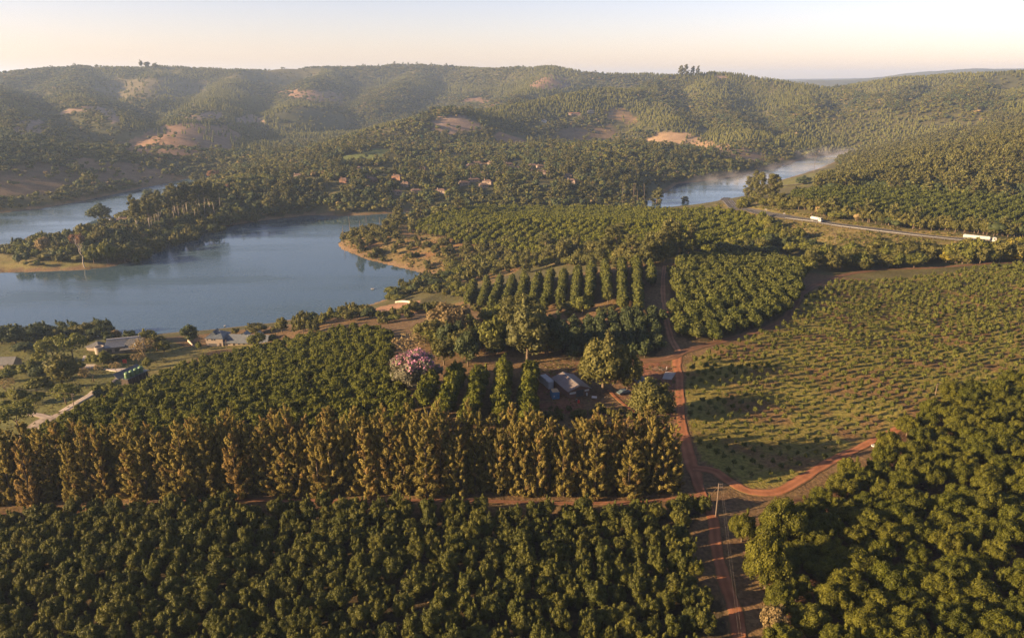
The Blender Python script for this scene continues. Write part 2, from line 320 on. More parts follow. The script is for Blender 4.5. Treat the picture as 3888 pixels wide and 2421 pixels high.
def water_mat():
    m, N, L, b = mat('lake_water', 0.14, 0.5)
    b.inputs['Base Color'].default_value = (0.036, 0.066, 0.085, 1); b.inputs['IOR'].default_value = 1.33
    tc = N.new('ShaderNodeTexCoord')
    t = N.new('ShaderNodeTexNoise'); t.inputs['Scale'].default_value = 0.35; t.inputs['Detail'].default_value = 4; L.new(tc.outputs['Object'], t.inputs['Vector'])
    t2 = N.new('ShaderNodeTexNoise'); t2.inputs['Scale'].default_value = 0.008; t2.inputs['Detail'].default_value = 3; L.new(tc.outputs['Object'], t2.inputs['Vector'])
    mr = N.new('ShaderNodeMapRange'); mr.inputs[1].default_value = 0.4; mr.inputs[2].default_value = 0.65; mr.inputs[3].default_value = 0.12; mr.inputs[4].default_value = 0.5; L.new(t2.outputs[0], mr.inputs[0])
    mp = N.new('ShaderNodeMapping'); mp.inputs['Scale'].default_value = (0.006, 0.022, 1); mp.inputs['Rotation'].default_value = (0, 0, 0.35); L.new(tc.outputs['Object'], mp.inputs['Vector'])
    t3 = N.new('ShaderNodeTexNoise'); t3.inputs['Scale'].default_value = 1.0; t3.inputs['Detail'].default_value = 5; L.new(mp.outputs[0], t3.inputs['Vector'])
    r3 = N.new('ShaderNodeMapRange'); r3.inputs[1].default_value = 0.4; r3.inputs[2].default_value = 0.66; r3.inputs[3].default_value = 0.05; r3.inputs[4].default_value = 0.30; L.new(t3.outputs[0], r3.inputs[0]); L.new(r3.outputs[0], b.inputs['Roughness'])
    bp = N.new('ShaderNodeBump'); bp.inputs['Distance'].default_value = 0.25; L.new(mr.outputs[0], bp.inputs['Strength']); L.new(t.outputs[0], bp.inputs['Height']); L.new(bp.outputs[0], b.inputs['Normal'])
    return m

# ------------------------------------------------------------------ objects, labels
def tag(o, label=None, cat=None, group=None, kind=None):
    if label: o['label'] = label
    if cat: o['category'] = cat
    if group: o['group'] = group
    if kind: o['kind'] = kind
    return o
def link(name, data, parent=None, loc=None, rz=0):
    o = D.objects.new(name, data); COL.objects.link(o)
    if parent: o.parent = parent
    if loc is not None: o.location = loc
    if rz: o.rotation_euler = (0, 0, rz)
    return o
def mesh_np(name, v, f, mats, mi=None, attrs=None, smooth=False):
    """v (n,3); f: list of (k,3|4) integer arrays"""
    me = D.meshes.new(name)
    f = [np.asarray(a) for a in f if len(a)]
    nl = sum(a.size for a in f); npoly = sum(len(a) for a in f)
    me.vertices.add(len(v)); me.vertices.foreach_set('co', np.asarray(v, np.float32).ravel())
    me.loops.add(nl); me.loops.foreach_set('vertex_index', np.concatenate([a.ravel() for a in f]).astype(np.int32))
    st = []; c = 0
    for a in f:
        st.append(c+np.arange(len(a))*a.shape[1]); c += a.size
    me.polygons.add(npoly); me.polygons.foreach_set('loop_start', np.concatenate(st).astype(np.int32))
    for m in mats: me.materials.append(m)
    if mi is not None: me.polygons.foreach_set('material_index', np.asarray(mi, np.int32))
    if smooth: me.polygons.foreach_set('use_smooth', np.ones(npoly, bool))
    me.update(calc_edges=True)
    for k, a in (attrs or {}).items():
        a = np.asarray(a, np.float32)
        if a.ndim == 2:
            at = me.attributes.new(k, 'FLOAT_COLOR', 'POINT'); at.data.foreach_set('color', np.c_[a, np.ones(len(a))].astype(np.float32).ravel())
        else:
            at = me.attributes.new(k, 'FLOAT', 'POINT'); at.data.foreach_set('value', a)
    return me

# ------------------------------------------------------------------ ground colours by what grows or lies there (pixel outlines laid on the terrain)
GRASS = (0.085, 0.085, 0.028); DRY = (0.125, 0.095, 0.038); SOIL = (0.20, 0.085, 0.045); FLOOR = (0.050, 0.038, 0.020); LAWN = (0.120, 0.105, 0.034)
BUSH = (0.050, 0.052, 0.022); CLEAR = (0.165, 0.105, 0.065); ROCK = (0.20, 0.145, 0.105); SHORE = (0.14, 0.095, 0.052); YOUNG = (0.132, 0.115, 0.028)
POLY = dict(
    left_orchard=P([(-1100,2010),(-400,1992),(230,1965),(560,1932),(1100,1936),(1900,1952),(2400,1950),(2640,1918),(2672,1950),(2600,2040),(2630,2180),(2735,2290),(2765,2421),(2800,2750),(-1100,2750)]),
    right_orchard=P([(2860,2110),(2850,2030),(2930,1960),(3000,1895),(3160,1852),(3335,1768),(3352,1672),(3480,1575),(3650,1500),(3888,1450),(4500,1400),(4900,2750),(3080,2750),(2970,2480),(2990,2380),(2930,2280),(2900,2180)]),
    slope_orchard=P([(60,1720),(200,1640),(357,1560),(417,1528),(553,1482),(655,1428),(803,1378),(952,1345),(1131,1302),(1300,1268),(1470,1260),(1490,1330),(1470,1420),(1560,1530),(1600,1640),(1540,1760),(60,1760)]),
    young=P([(2605,1385),(2720,1325),(2990,1235),(3065,1125),(3165,1078),(3888,1012),(4400,985),(4400,1400),(3888,1450),(3600,1510),(3400,1610),(3330,1645),(3150,1738),(2960,1848),(2850,1855),(2770,1810),(2665,1740),(2625,1650),(2605,1500)]),
    plum=P([(2550,1010),(2700,975),(2950,990),(3075,1020),(3035,1110),(2985,1190),(2895,1240),(2700,1300),(2570,1285),(2548,1150)]),
    dark_orchard=P([(2120,1250),(2300,1215),(2515,1200),(2525,1310),(2480,1360),(2140,1372)]),
    far_orchard=P([(1590,850),(1700,815),(1825,795),(2033,790),(2400,803),(2500,812),(2633,808),(2740,808),(2850,835),(2905,835),(2960,870),(3000,930),(2880,970),(2700,970),(2400,965),(2050,975),(1920,965),(1800,938),(1690,912),(1590,880)]),
    upper_orchard=P([(3020,735),(3300,720),(3888,770),(4400,780),(4400,950),(3888,900),(3500,870),(3250,830),(2985,785)]),
    lawn=P([(545,1470),(640,1410),(810,1330),(960,1318),(1040,1300),(920,1300),(700,1320),(640,1310),(575,1345),(560,1420)]),
    garden=P([(-300,1300),(640,1290),(700,1320),(560,1420),(417,1484),(256,1580),(100,1680),(-300,1700)]),
    yard=P([(2030,1365),(2280,1375),(2430,1368),(2560,1385),(2592,1440),(2600,1500),(2590,1600),(2600,1660),(2560,1680),(2420,1600),(2200,1560),(2050,1600),(2020,1500)]),
    verge=P([(2700,770),(2850,785),(3000,800),(3120,825),(3450,872),(3888,915),(4300,950),(4300,1000),(3888,985),(3500,975),(3250,960),(3080,935),(3000,900),(2900,850),(2780,800)]),
    near_point=P([(1285,925),(1310,900),(1400,868),(1550,850),(1700,870),(1900,905),(2080,940),(2400,960),(2400,1000),(2000,1010),(1850,1080),(1700,1060),(1600,1034),(1400,985)]),
    shore_clearing=P([(1400,1185),(1440,1165),(1530,1145),(1590,1140),(1620,1165),(1560,1200),(1450,1205)]),
    river_bank=P([(2957,714),(2990,680),(3080,652),(3185,640),(3250,660),(3185,680),(3050,712)]),
    clearcut=P([(440,548),(560,495),(700,462),(860,478),(925,512),(880,572),(720,598),(500,592)]), left_slope=P([(-100,650),(120,618),(260,640),(340,692),(180,735),(-100,760)]),
    lake_slope=P([(230,606),(330,598),(480,622),(640,655),(700,682),(590,702),(380,695)]),
    rocks_a=P([(40,500),(90,462),(170,445),(185,470),(170,515),(80,520)]), rocks_b=P([(200,440),(260,415),(400,400),(455,415),(460,460),(420,465),(370,430)]),
    field_a=P([(585,268),(640,254),(690,262),(680,282),(600,284)]), shade_slope=P([(330,330),(440,300),(640,292),(790,310),(780,360),(640,380),(420,378)]),
    bare_a=P([(680,450),(760,428),(850,430),(840,458),(740,462)]), bare_b=P([(890,450),(950,438),(1010,445),(1005,470),(900,472)]), bare_c=P([(1060,350),(1180,338),(1300,350),(1310,400),(1160,385)]),
    dome=P([(1600,490),(1640,455),(1700,440),(1760,437),(1810,455),(1850,490),(1800,505),(1735,515),(1660,505)]), dome_b=P([(1480,515),(1520,497),(1545,500),(1540,515)]), dome_c=P([(1870,515),(1920,505),(1995,530),(1985,565),(1890,560)]),
    dome_d=P([(2000,335),(2040,300),(2090,288),(2150,292),(2185,330),(2120,345)]), bare_d=P([(1718,395),(1790,372),(1870,372),(1865,398)]), bare_e=P([(2075,500),(2180,480),(2330,490),(2340,535),(2150,548)]),
    crest=P([(2694,300),(2720,285),(2756,290),(2760,302)]), rowfield=P([(2610,545),(2680,532),(2800,560),(2930,590),(2985,612),(2880,622),(2760,600),(2640,570)]), dryfield=P([(2455,530),(2510,503),(2600,505),(2657,530),(2640,550),(2480,550)]),
    dry_right=P([(2300,420),(2360,410),(2420,440),(2400,470),(2320,460)]), peninsula_grass=P([(-300,960),(0,962),(120,985),(250,990),(400,1000),(420,1012),(330,1023),(0,1034),(-300,1060)]),
    fields_green=P([(1655,560),(1680,540),(1735,543),(1740,562)]), terrace=P([(1300,590),(1400,570),(1480,575),(1460,600),(1330,612)]),
    young_rows=P([(1426,318),(1500,296),(1620,292),(1640,325),(1560,330),(1450,332)]),
)
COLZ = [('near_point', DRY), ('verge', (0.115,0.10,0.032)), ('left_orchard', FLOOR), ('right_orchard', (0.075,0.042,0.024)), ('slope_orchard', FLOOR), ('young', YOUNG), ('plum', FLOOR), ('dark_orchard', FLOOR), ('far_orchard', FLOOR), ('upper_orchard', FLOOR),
    ('garden', (0.098,0.098,0.028)), ('lawn', LAWN), ('yard', (0.14,0.068,0.038)), ('shore_clearing', (0.26,0.15,0.085)), ('river_bank', (0.10,0.10,0.03)), ('clearcut', CLEAR), ('lake_slope', (0.15,0.10,0.06)), ('left_slope', (0.115,0.08,0.048)), ('rocks_a', ROCK), ('rocks_b', ROCK),
    ('field_a', (0.15,0.13,0.05)), ('shade_slope', (0.10,0.085,0.045)), ('bare_a', ROCK), ('bare_b', ROCK), ('bare_c', CLEAR), ('dome', ROCK), ('dome_b', ROCK), ('dome_c', CLEAR), ('dome_d', CLEAR), ('bare_d', CLEAR), ('bare_e', (0.12,0.085,0.05)),
    ('crest', ROCK), ('rowfield', (0.20,0.135,0.075)), ('dryfield', (0.22,0.155,0.095)), ('dry_right', (0.16,0.11,0.06)), ('peninsula_grass', (0.15,0.125,0.045)), ('fields_green', (0.09,0.12,0.03)), ('terrace', (0.09,0.11,0.03)), ('young_rows', (0.12,0.12,0.05))]
OPEN = ['clearcut','rocks_a','rocks_b','field_a','bare_a','bare_b','bare_c','dome','dome_b','dome_c','dome_d','bare_d','bare_e','crest','rowfield','dryfield','dry_right','peninsula_grass','lake_slope','left_slope','shade_slope','fields_green','terrace']
def build_ground():
    px, py, dep = project(gx, gy, gz)
    wob = np.clip(dep/1500, 0.25, 1)
    px = px+fbm(gx/(12+dep*0.02), gy/(12+dep*0.02), 21, 4)*44*wob; py = py+fbm(gx/(12+dep*0.02), gy/(12+dep*0.02), 31, 4)*22*wob
    c = np.empty(gx.shape+(3,)); c[:] = BUSH
    mixn = sstep(-0.3, 0.4, fbm(gx/160, gy/160, 41, 4))[..., None]
    c = c*(1-0.6*mixn)+np.array((0.100, 0.086, 0.034))*0.6*mixn
    near = (gr < 420)[..., None]
    c = np.where(near, np.array((0.115, 0.075, 0.036)), c)
    front = gy > 40
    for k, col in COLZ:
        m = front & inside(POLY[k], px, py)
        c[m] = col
    mid = sstep(-0.1, 0.35, fbm(gx/9, gy/9, 51, 3))[..., None]
    for k, col in (('young', (0.13, 0.068, 0.036)), ('near_point', (0.15, 0.078, 0.038)), ('yard', (0.085, 0.068, 0.034)), ('verge', (0.15, 0.11, 0.045)), ('peninsula_grass', (0.12, 0.12, 0.04)), ('garden', (0.10, 0.10, 0.03))):
        m = front & inside(POLY[k], px, py)
        c[m] = (c*(1-0.7*mid)+np.array(col)*0.7*mid)[m]
    sh = ((ld < 5) & (ld < 1e8))[..., None] & (gz < LAKE+2.5)[..., None]
    c = np.where(sh, np.array(SHORE), c)
    na, nr = gx.shape
    v = np.c_[gx.ravel(), gy.ravel(), gz.ravel()]
    i = np.arange(na-1)[:, None]*nr+np.arange(nr-1)[None]
    q = np.stack([i, i+1, i+nr+1, i+nr], -1).reshape(-1, 4)
    i = np.arange(na-1)*nr; cc = len(v)
    v = np.r_[v, [[0, 0, gz[:, 0].mean()]]]
    t = np.stack([np.full(na-1, cc), i, i+nr], -1)
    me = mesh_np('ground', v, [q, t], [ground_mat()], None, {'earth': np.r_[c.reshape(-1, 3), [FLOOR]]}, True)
    tag(link('ground', me), 'rolling ground of orchard floor, red soil, bush and wooded hills', None, None, 'structure')
build_ground()
me = mesh_np('lake', [(-3200, 320, LAKE), (3200, 320, LAKE), (3200, 2500, LAKE), (-3200, 2500, LAKE)], [[(0, 1, 2, 3)]], [water_mat()])
tag(link('lake', me), 'calm blue reservoir water winding between wooded banks', None, None, 'structure')

def smooth_line(pts, step):
    p = np.asarray(pts, float); n = len(p)
    P0 = np.vstack([2*p[0]-p[1], p, 2*p[-1]-p[-2]]); out = []
    for i in range(n-1):
        a, b, c, d = P0[i:i+4]
        k = max(2, int(np.linalg.norm(c-b)/step))
        t = np.linspace(0, 1, k, endpoint=False)[:, None]
        out.append(0.5*((2*b)+(c-a)*t+(2*a-5*b+4*c-d)*t*t+(-a+3*b-3*c+d)*t**3))
    return np.vstack(out+[p[-1:]])
def ribbon(name, pts_xy, width, material, label, lift=0.14, step=1.5, cols=(-1, -0.8, -0.6, -0.4, -0.2, 0, 0.2, 0.4, 0.6, 0.8, 1), uneven=0.45, level=0.0, centre_verge=0.0):
    """a track that follows the ground, its edges uneven and worn to the verge"""
    c = smooth_line(pts_xy, step)
    t = np.gradient(c, axis=0); t /= np.linalg.norm(t, axis=1)[:, None]+1e-9
    nrm = np.c_[t[:, 1], -t[:, 0]]
    s = np.r_[0, np.cumsum(np.linalg.norm(np.diff(c, axis=0), axis=1))]
    w = np.interp(np.linspace(0, 1, len(c)), np.linspace(0, 1, len(np.atleast_1d(width))), np.atleast_1d(width))/2
    V = []; vg = []; ru = []
    zc = hz(c[:, 0], c[:, 1])
    if level: zc = np.convolve(np.pad(zc, 12, 'edge'), np.ones(25)/25, 'valid')
    for k in cols:
        ww = w*(1+uneven*fbm(s/7, np.full(len(s), 3.0+k), 61, 3)*abs(k))
        q = c+nrm*(k*ww)[:, None]
        z = hz(q[:, 0], q[:, 1])
        z = np.maximum(z, zc*level+z*(1-level)) if level else z
        V.append(np.c_[q, z+lift*(1-0.75*(abs(k) == 1))]); vg.append(np.full(len(c), 1.0 if abs(k) == 1 else 0.25 if abs(k) == 0.8 else (centre_verge if k == 0 else -0.6))); ru.append(np.full(len(c), 1.0 if abs(k) in (0.4, 0.6) else 0.0))
    m_ = len(cols); nn = len(c)
    v = np.stack(V, 1).reshape(-1, 3); vg = np.stack(vg, 1).ravel()
    i = np.arange(nn-1)[:, None]*m_+np.arange(m_-1)[None]
    q = np.stack([i, i+m_, i+m_+1, i+1], -1).reshape(-1, 4)
    me = mesh_np(name, v, [q], [material], None, {'verge': vg, 'rut': np.stack(ru, 1).ravel()}, True)
    return tag(link(name, me), label, None, None, 'structure')
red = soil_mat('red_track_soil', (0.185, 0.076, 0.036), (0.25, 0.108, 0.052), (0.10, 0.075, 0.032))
def pxl(*pts): return pick([p[0] for p in pts], [p[1] for p in pts])
ribbon('dirt_road', pxl((2835,2700),(2809,2421),(2792,2319),(2751,2196),(2719,2073),(2706,1968),(2668,1880),(2640,1811),(2620,1745),(2600,1664),(2588,1590),(2583,1500),(2580,1430),(2570,1385),(2574,1340)), [3.2,3.2,3.0,4.0,3.2,3.4,3.4], red, 'red earth farm road running between the orchards', centre_verge=0.3)
ribbon('dirt_track', pxl((2628,1775),(2665,1778),(2719,1790),(2768,1828),(2842,1866),(2956,1866),(3060,1810),(3153,1752),(3251,1706),(3345,1660),(3470,1600),(3600,1550)), [3.6,3.2,3.0], red, 'red earth track along the lower edge of the young orchard', 0.19)
ribbon('dirt_track', pxl((2330,1372),(2421,1371),(2539,1362),(2608,1331),(2712,1303),(2817,1275),(2900,1251),(2976,1214),(3018,1165),(3039,1124),(3087,1088),(3150,1060),(3233,1039),(3372,1022),(3580,1014),(3790,998),(4050,985)), [4.2,4,3.6], soil_mat('dark_track_soil', (0.085,0.048,0.028), (0.13,0.07,0.04), (0.085,0.065,0.03)), 'dark earth track curving round the upper edge of the young orchard', 0.2)
ribbon('dirt_track', pxl((2574,1335),(2553,1296),(2534,1230),(2527,1176),(2518,1128),(2518,1058),(2524,1010)), [3.0,2.6], soil_mat('grassy_track_soil', (0.19,0.095,0.05), (0.26,0.135,0.07), (0.10,0.08,0.035)), 'grassy two rut track beside the hedgerow orchard', 0.24, centre_verge=0.9)
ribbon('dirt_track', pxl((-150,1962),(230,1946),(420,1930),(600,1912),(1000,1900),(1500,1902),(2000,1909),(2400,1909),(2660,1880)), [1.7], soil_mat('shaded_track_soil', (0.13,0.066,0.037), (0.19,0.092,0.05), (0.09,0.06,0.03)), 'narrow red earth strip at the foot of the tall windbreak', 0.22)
ribbon('dirt_track', pxl((2310,1480),(2350,1520),(2400,1560),(2460,1590),(2530,1625),(2590,1640)), [1.3], red, 'footworn red path crossing the farm yard', 0.16)
grav = soil_mat('grey_gravel', (0.20, 0.165, 0.135), (0.28, 0.235, 0.19), (0.13, 0.11, 0.06))
ribbon('gravel_drive', pxl((40,1720),(100,1660),(130,1625),(180,1590),(240,1570),(310,1545)), [5.5,6.5], grav, 'grey gravel drive below the garden', 0.15)
ribbon('gravel_drive', pxl((-300,1545),(-60,1560),(60,1560),(140,1575),(190,1590)), [4], grav, 'grey gravel drive branching into the garden trees', 0.19)

# ------------------------------------------------------------------ tree shapes
def leaf_quads(rng, c, nrm, size, asp=0.6, axis=None):
    """one small folded face for each leaf or leaf cluster"""
    n = len(c)
    if axis is None: axis = rng.normal(size=(n, 3))
    nrm = nrm/(np.linalg.norm(nrm, axis=1)[:, None]+1e-9)
    t = axis-(axis*nrm).sum(1)[:, None]*nrm; t /= np.linalg.norm(t, axis=1)[:, None]+1e-9
    b = np.cross(nrm, t); s = size[:, None]
    v = np.stack([c-t*s, c+b*s*asp+nrm*s*0.12, c+t*s, c-b*s*asp+nrm*s*0.12], 1).reshape(-1, 3)
    return v, np.arange(n*4).reshape(n, 4)
def icos(sub=1):
    import bmesh
    bm = bmesh.new(); bmesh.ops.create_icosphere(bm, subdivisions=sub, radius=1)
    v = np.array([x.co for x in bm.verts]); f = np.array([[x.index for x in fc.verts] for fc in bm.faces]); bm.free(); return v, f
ICO1, ICO2 = icos(1), icos(2)
def tube(pts, radii, k=6):
    pts = np.asarray(pts, float); V = []; F = []
    for i, p in enumerate(pts):
        d = pts[min(i+1, len(pts)-1)]-pts[max(i-1, 0)]; d = d/(np.linalg.norm(d)+1e-9)
        a = np.cross(d, (0.3, 0.9, 0.1) if abs(d[2]) > 0.8 else (0, 0, 1)); a /= np.linalg.norm(a); b = np.cross(d, a)
        th = np.arange(k)*2*math.pi/k
        V.append(p+radii[i]*(np.cos(th)[:, None]*a+np.sin(th)[:, None]*b))
    for i in range(len(pts)-1):
        for j in range(k): F.append((i*k+j, i*k+(j+1) % k, (i+1)*k+(j+1) % k, (i+1)*k+j))
    return np.vstack(V), np.array(F)
class Geo:
    def __init__(s): s.v = []; s.f = {3: [], 4: []}; s.m = {3: [], 4: []}; s.t = []; s.n = 0
    def add(s, v, f, m=0, tint=0.5):
        v = np.asarray(v, float); f = np.asarray(f); k = f.shape[1]
        s.v.append(v); s.f[k].append(f+s.n); s.m[k].append(np.full(len(f), m)); s.n += len(v)
        s.t.append(np.broadcast_to(np.asarray(tint, float), (len(v),)))
    def mesh(s, name, mats, smooth=False):
        f = [np.vstack(s.f[k]) for k in (3, 4) if s.f[k]]; mi = np.concatenate([np.concatenate(s.m[k]) for k in (3, 4) if s.f[k]])
        return mesh_np(name, np.vstack(s.v), f, mats, mi, {'tint': np.concatenate(s.t)}, smooth)
def lobes_geo(g, rng, lob, nleaf, leaf, m=0, core=0.8, up=0.25, asp=0.6, jit=0.55, ico=ICO1, skip_inside=True, top_m=None, top_frac=0.0):
    """lob: rows x, y, z, rx, rz. A lumpy inner mass and leaves standing on the outside of every lobe"""
    lob = np.asarray(lob, float)
    if core:
        for x, y, z, rx, rz in lob:
            v = ico[0]*(1+rng.normal(0, 0.10, (len(ico[0]), 1)))*np.array([rx, rx, rz])*core+np.array([x, y, z])
            g.add(v, ico[1], m, rng.uniform(0.2, 0.6))
    w = lob[:, 3]*lob[:, 4]; idx = rng.choice(len(lob), nleaf, p=w/w.sum())
    d = rng.normal(size=(nleaf, 3)); d[:, 2] += up; d /= np.linalg.norm(d, axis=1)[:, None]
    R = np.c_[lob[idx, 3], lob[idx, 3], lob[idx, 4]]
    p = lob[idx, :3]+d*R*rng.uniform(0.78, 1.12, (nleaf, 1))
    if skip_inside:
        keep = np.ones(nleaf, bool)
        for i, (x, y, z, rx, rz) in enumerate(lob):
            q = ((p-[x, y, z])/[rx, rx, rz]); keep &= ((q*q).sum(1) > 0.55) | (idx == i)
        p, d, idx = p[keep], d[keep], idx[keep]
    nrm = d+rng.normal(0, jit, d.shape)
    sz = leaf*rng.uniform(0.6, 1.3, len(p))
    lt = rng.uniform(0.25, 0.75, len(lob))
    tint = np.clip(lt[idx]+rng.uniform(-0.25, 0.25, len(p)), 0, 1)
    v, f = leaf_quads(rng, p, nrm, sz, asp)
    if top_m is None: g.add(v, f, m, np.repeat(tint, 4))
    else:
        zz = p[:, 2]; lo, hi = zz.min(), zz.max()
        pr = np.clip(((zz-lo)/(hi-lo)-0.42)*1.7, 0, 1)*top_frac*np.where(lt[idx] > 0.42, 1.15, 0.35)
        s = rng.random(len(p)) < pr
        for sel_, mm in ((~s, m), (s, top_m)):
            if sel_.any():
                v2, f2 = leaf_quads(rng, p[sel_], nrm[sel_], sz[sel_]*(1.0 if mm == m else 0.9), asp)
                g.add(v2, f2, mm, np.repeat(tint[sel_], 4))
def round_lobes(rng, n, rx, rz, z0, lr, flat_bottom=0.35):
    out = []
    for i in range(n):
        d = rng.normal(size=3); d /= np.linalg.norm(d)
        if d[2] < -flat_bottom: d[2] *= -0.6
        k = rng.uniform(0.55, 1.0)**0.5; l = lr*rng.uniform(0.7, 1.3)
        out.append((d[0]*(rx-l*0.7)*k, d[1]*(rx-l*0.7)*k, z0+d[2]*(rz-l*0.7)*k, l, l*rng.uniform(0.8, 1.1)))
    return out
def trunk_geo(g, rng, h, r, m=0, lean=0.1, k=6, fork=3, spread=1.2, top=None):
    a = rng.uniform(0, 6.28); lx, ly = math.cos(a)*lean*h, math.sin(a)*lean*h
    hf = h*0.45 if fork else h
    p = [(0, 0, -0.6), (lx*0.2, ly*0.2, hf*0.5), (lx*0.45, ly*0.45, hf)]
    v, f = tube(p, [r*1.25, r, r*0.8], k); g.add(v, f, m)
    if not fork: return
    for i in range(fork):
        b = a+i*6.28/fork+rng.uniform(-0.5, 0.5); s = spread*rng.uniform(0.7, 1.2)
        q = [p[2], (p[2][0]+math.cos(b)*s*0.5, p[2][1]+math.sin(b)*s*0.5, hf+(h-hf)*0.5), (p[2][0]+math.cos(b)*s, p[2][1]+math.sin(b)*s, h)]
        v, f = tube(q, [r*0.6, r*0.45, r*0.2], 5); g.add(v, f, m)
def broad(seed, rx, h, zlow, nl, lr, nleaf, leaf, leafm, bark='bark', trunk_r=0.16, core=0.8, asp=0.6, up=0.25, jit=0.55, spires=0, top_m=None, top_frac=0, one=False, flatb=0.6, ico=ICO1, fork=3):
    """a broadleaf tree: (trunk mesh, crown mesh), or one mesh of both"""
    rng = np.random.default_rng(seed)
    z0 = (h+zlow)/2; rz = (h-zlow)/2
    lob = round_lobes(rng, nl, rx, rz, z0, lr, flatb)
    for i in range(spires):
        a = rng.uniform(0, 6.28); q = rng.uniform(0.1, 0.8)*rx
        lob.append((math.cos(a)*q, math.sin(a)*q, h-rng.uniform(0.1, 0.8), lr*0.42, lr*rng.uniform(0.7, 1.1)))
    if core: lob.append((0, 0, z0-rz*0.1, rx*0.62, rz*0.68))
    mats = [M[leafm]]+([M[top_m]] if top_m else [])
    g = Geo(); lobes_geo(g, rng, lob, nleaf, leaf, 0, core, up, asp, jit, ico, True, 1 if top_m else None, top_frac)
    t = g if one else Geo()
    trunk_geo(t, rng, z0, trunk_r, len(mats) if one else 0, 0.06, 6, fork, rx*0.5)
    if one: return g.mesh('tree', mats+[M[bark]])
    return t.mesh('trunk', [M[bark]]), g.mesh('crown', mats)
def casuarina(seed, h, w, gold):
    rng = np.random.default_rng(seed); g = Geo(); t = Geo()
    ns = rng.integers(1, 3)
    stems = [(rng.uniform(-0.9, 0.9), rng.uniform(-0.9, 0.9), h*rng.uniform(0.8, 1.0)) for _ in range(ns)]; stems[0] = (0, 0, h)
    for sx, sy, sh in stems:
        v, f = tube([(sx*0.3, sy*0.3, -0.6), (sx*0.6, sy*0.6, sh*0.4), (sx, sy, sh*0.95)], [0.22, 0.16, 0.04], 6); t.add(v, f)
        npl = int(62*sh/h/ns**0.5)
        for i in range(npl):
            u = ((i+rng.random())/npl)**1.25; z = sh*(0.03+0.92*u)
            prof = w*(1-u)**0.5*(0.8+0.2*min(1, u*5))+0.22
            a = i*2.4+rng.uniform(-0.6, 0.6); q = prof*rng.uniform(0.35, 1.0)
            c = np.array([sx*min(1, u+0.5)+math.cos(a)*q, sy*min(1, u+0.5)+math.sin(a)*q, z])
            L = rng.uniform(0.75, 1.5)*(0.75+0.5*(1-u)); rr = rng.uniform(0.32, 0.62)*(0.6+0.7*(1-u))
            ax = np.array([math.cos(a)*0.45, math.sin(a)*0.45, rng.uniform(0.5, 1.0)]); ax /= np.linalg.norm(ax)
            m = 1 if rng.random() < gold else 0
            lt = rng.uniform(0.2, 0.8)
            # the inner mass of the plume
            e1 = np.cross(ax, (0.2, 0.5, 0.1)); e1 /= np.linalg.norm(e1); e2 = np.cross(ax, e1)
            B = np.stack([e1*rr*0.7, e2*rr*0.7, ax*L*0.85]); g.add(ICO1[0]*(1+rng.normal(0, 0.12, (len(ICO1[0]), 1)))@B+c, ICO1[1], m, lt*0.8)
            nq = 64
            d = rng.normal(size=(nq, 3)); d /= np.linalg.norm(d, axis=1)[:, None]
            p = (d*np.array([rr, rr, L])*rng.uniform(0.7, 1.15, (nq, 1)))@np.stack([e1, e2, ax])+c
            axs = ax+rng.normal(0, 0.35, (nq, 3)); axs[:, 2] -= np.where(d[:, 2] < 0, 0.5, 0)
            v, f = leaf_quads(rng, p, d@np.stack([e1, e2, ax])+rng.normal(0, 0.5, (nq, 3)), rng.uniform(0.16, 0.38, nq), 0.34, axs)
            g.add(v, f, m, np.repeat(np.clip(lt+rng.uniform(-0.25, 0.25, nq), 0, 1), 4))
    return t.mesh('trunk', [M['bark']]), g.mesh('crown', [M['casuarina'], M['casuarina_gold']])
def gum(seed, h, w, nclump, leafm='gum', bark='palebark', leaf=0.55, nleaf=900, low=0.35, one=False, trunk_r=0.28):
    rng = np.random.default_rng(seed); g = Geo(); t = g if one else Geo(); mt = 1 if one else 0
    top = np.array([rng.uniform(-.05, .05)*h, rng.uniform(-.05, .05)*h, h*0.92])
    v, f = tube([(0, 0, -1), top*0.5+[0, 0, h*0.02], top], [trunk_r, trunk_r*0.7, trunk_r*0.2], 6); t.add(v, f, mt)
    lob = []
    for i in range(nclump):
        u = low+(1-low)*(i+rng.random())/nclump; a = i*2.4+rng.uniform(-.5, .5)
        prof = w*(0.35+0.65*math.sin(math.pi*min(1, (u-low)/(1-low)*0.85+0.15)))*rng.uniform(0.35, 1)
        c = np.array([top[0]*u+math.cos(a)*prof, top[1]*u+math.sin(a)*prof, h*u]); l = w*rng.uniform(0.26, 0.45)
        lob.append((*c, l, l*rng.uniform(0.7, 1.1)))
        v, f = tube([top*u*0.8, (top*u*0.8+c)/2+[0, 0, 0.2], c], [trunk_r*0.3, trunk_r*0.2, trunk_r*0.1], 4); t.add(v, f, mt)
    lobes_geo(g, rng, lob, nleaf, leaf, 0, 0.72, 0.2, 0.6, 0.6)
    if one: return g.mesh('tree', [M[leafm], M[bark]])
    return t.mesh('trunk', [M[bark]]), g.mesh('crown', [M[leafm]])
def bare_tree(seed, h, w, levels=4, bark='palebark', r0=0.25, one=True):
    rng = np.random.default_rng(seed); g = Geo()
    def br(p, d, L, r, lv):
        q = p+d*L*0.5+rng.normal(0, 0.05*L, 3); e = p+d*L
        v, f = tube([p, q, e], [r, r*0.8, r*0.6], 5 if lv > 1 else 3); g.add(v, f)
        if lv == 0: return
        for i in range(rng.integers(2, 5)):
            nd = d+rng.normal(0, w, 3); nd[2] += 0.15; nd /= np.linalg.norm(nd)
            br(p+d*L*rng.uniform(0.6, 1), nd, L*rng.uniform(0.5, 0.8), r*0.55, lv-1)
    br(np.array([0, 0, -0.5]), np.array([0, 0, 1.0]), h*0.4, r0, levels)
    return g.mesh('branches', [M[bark]])
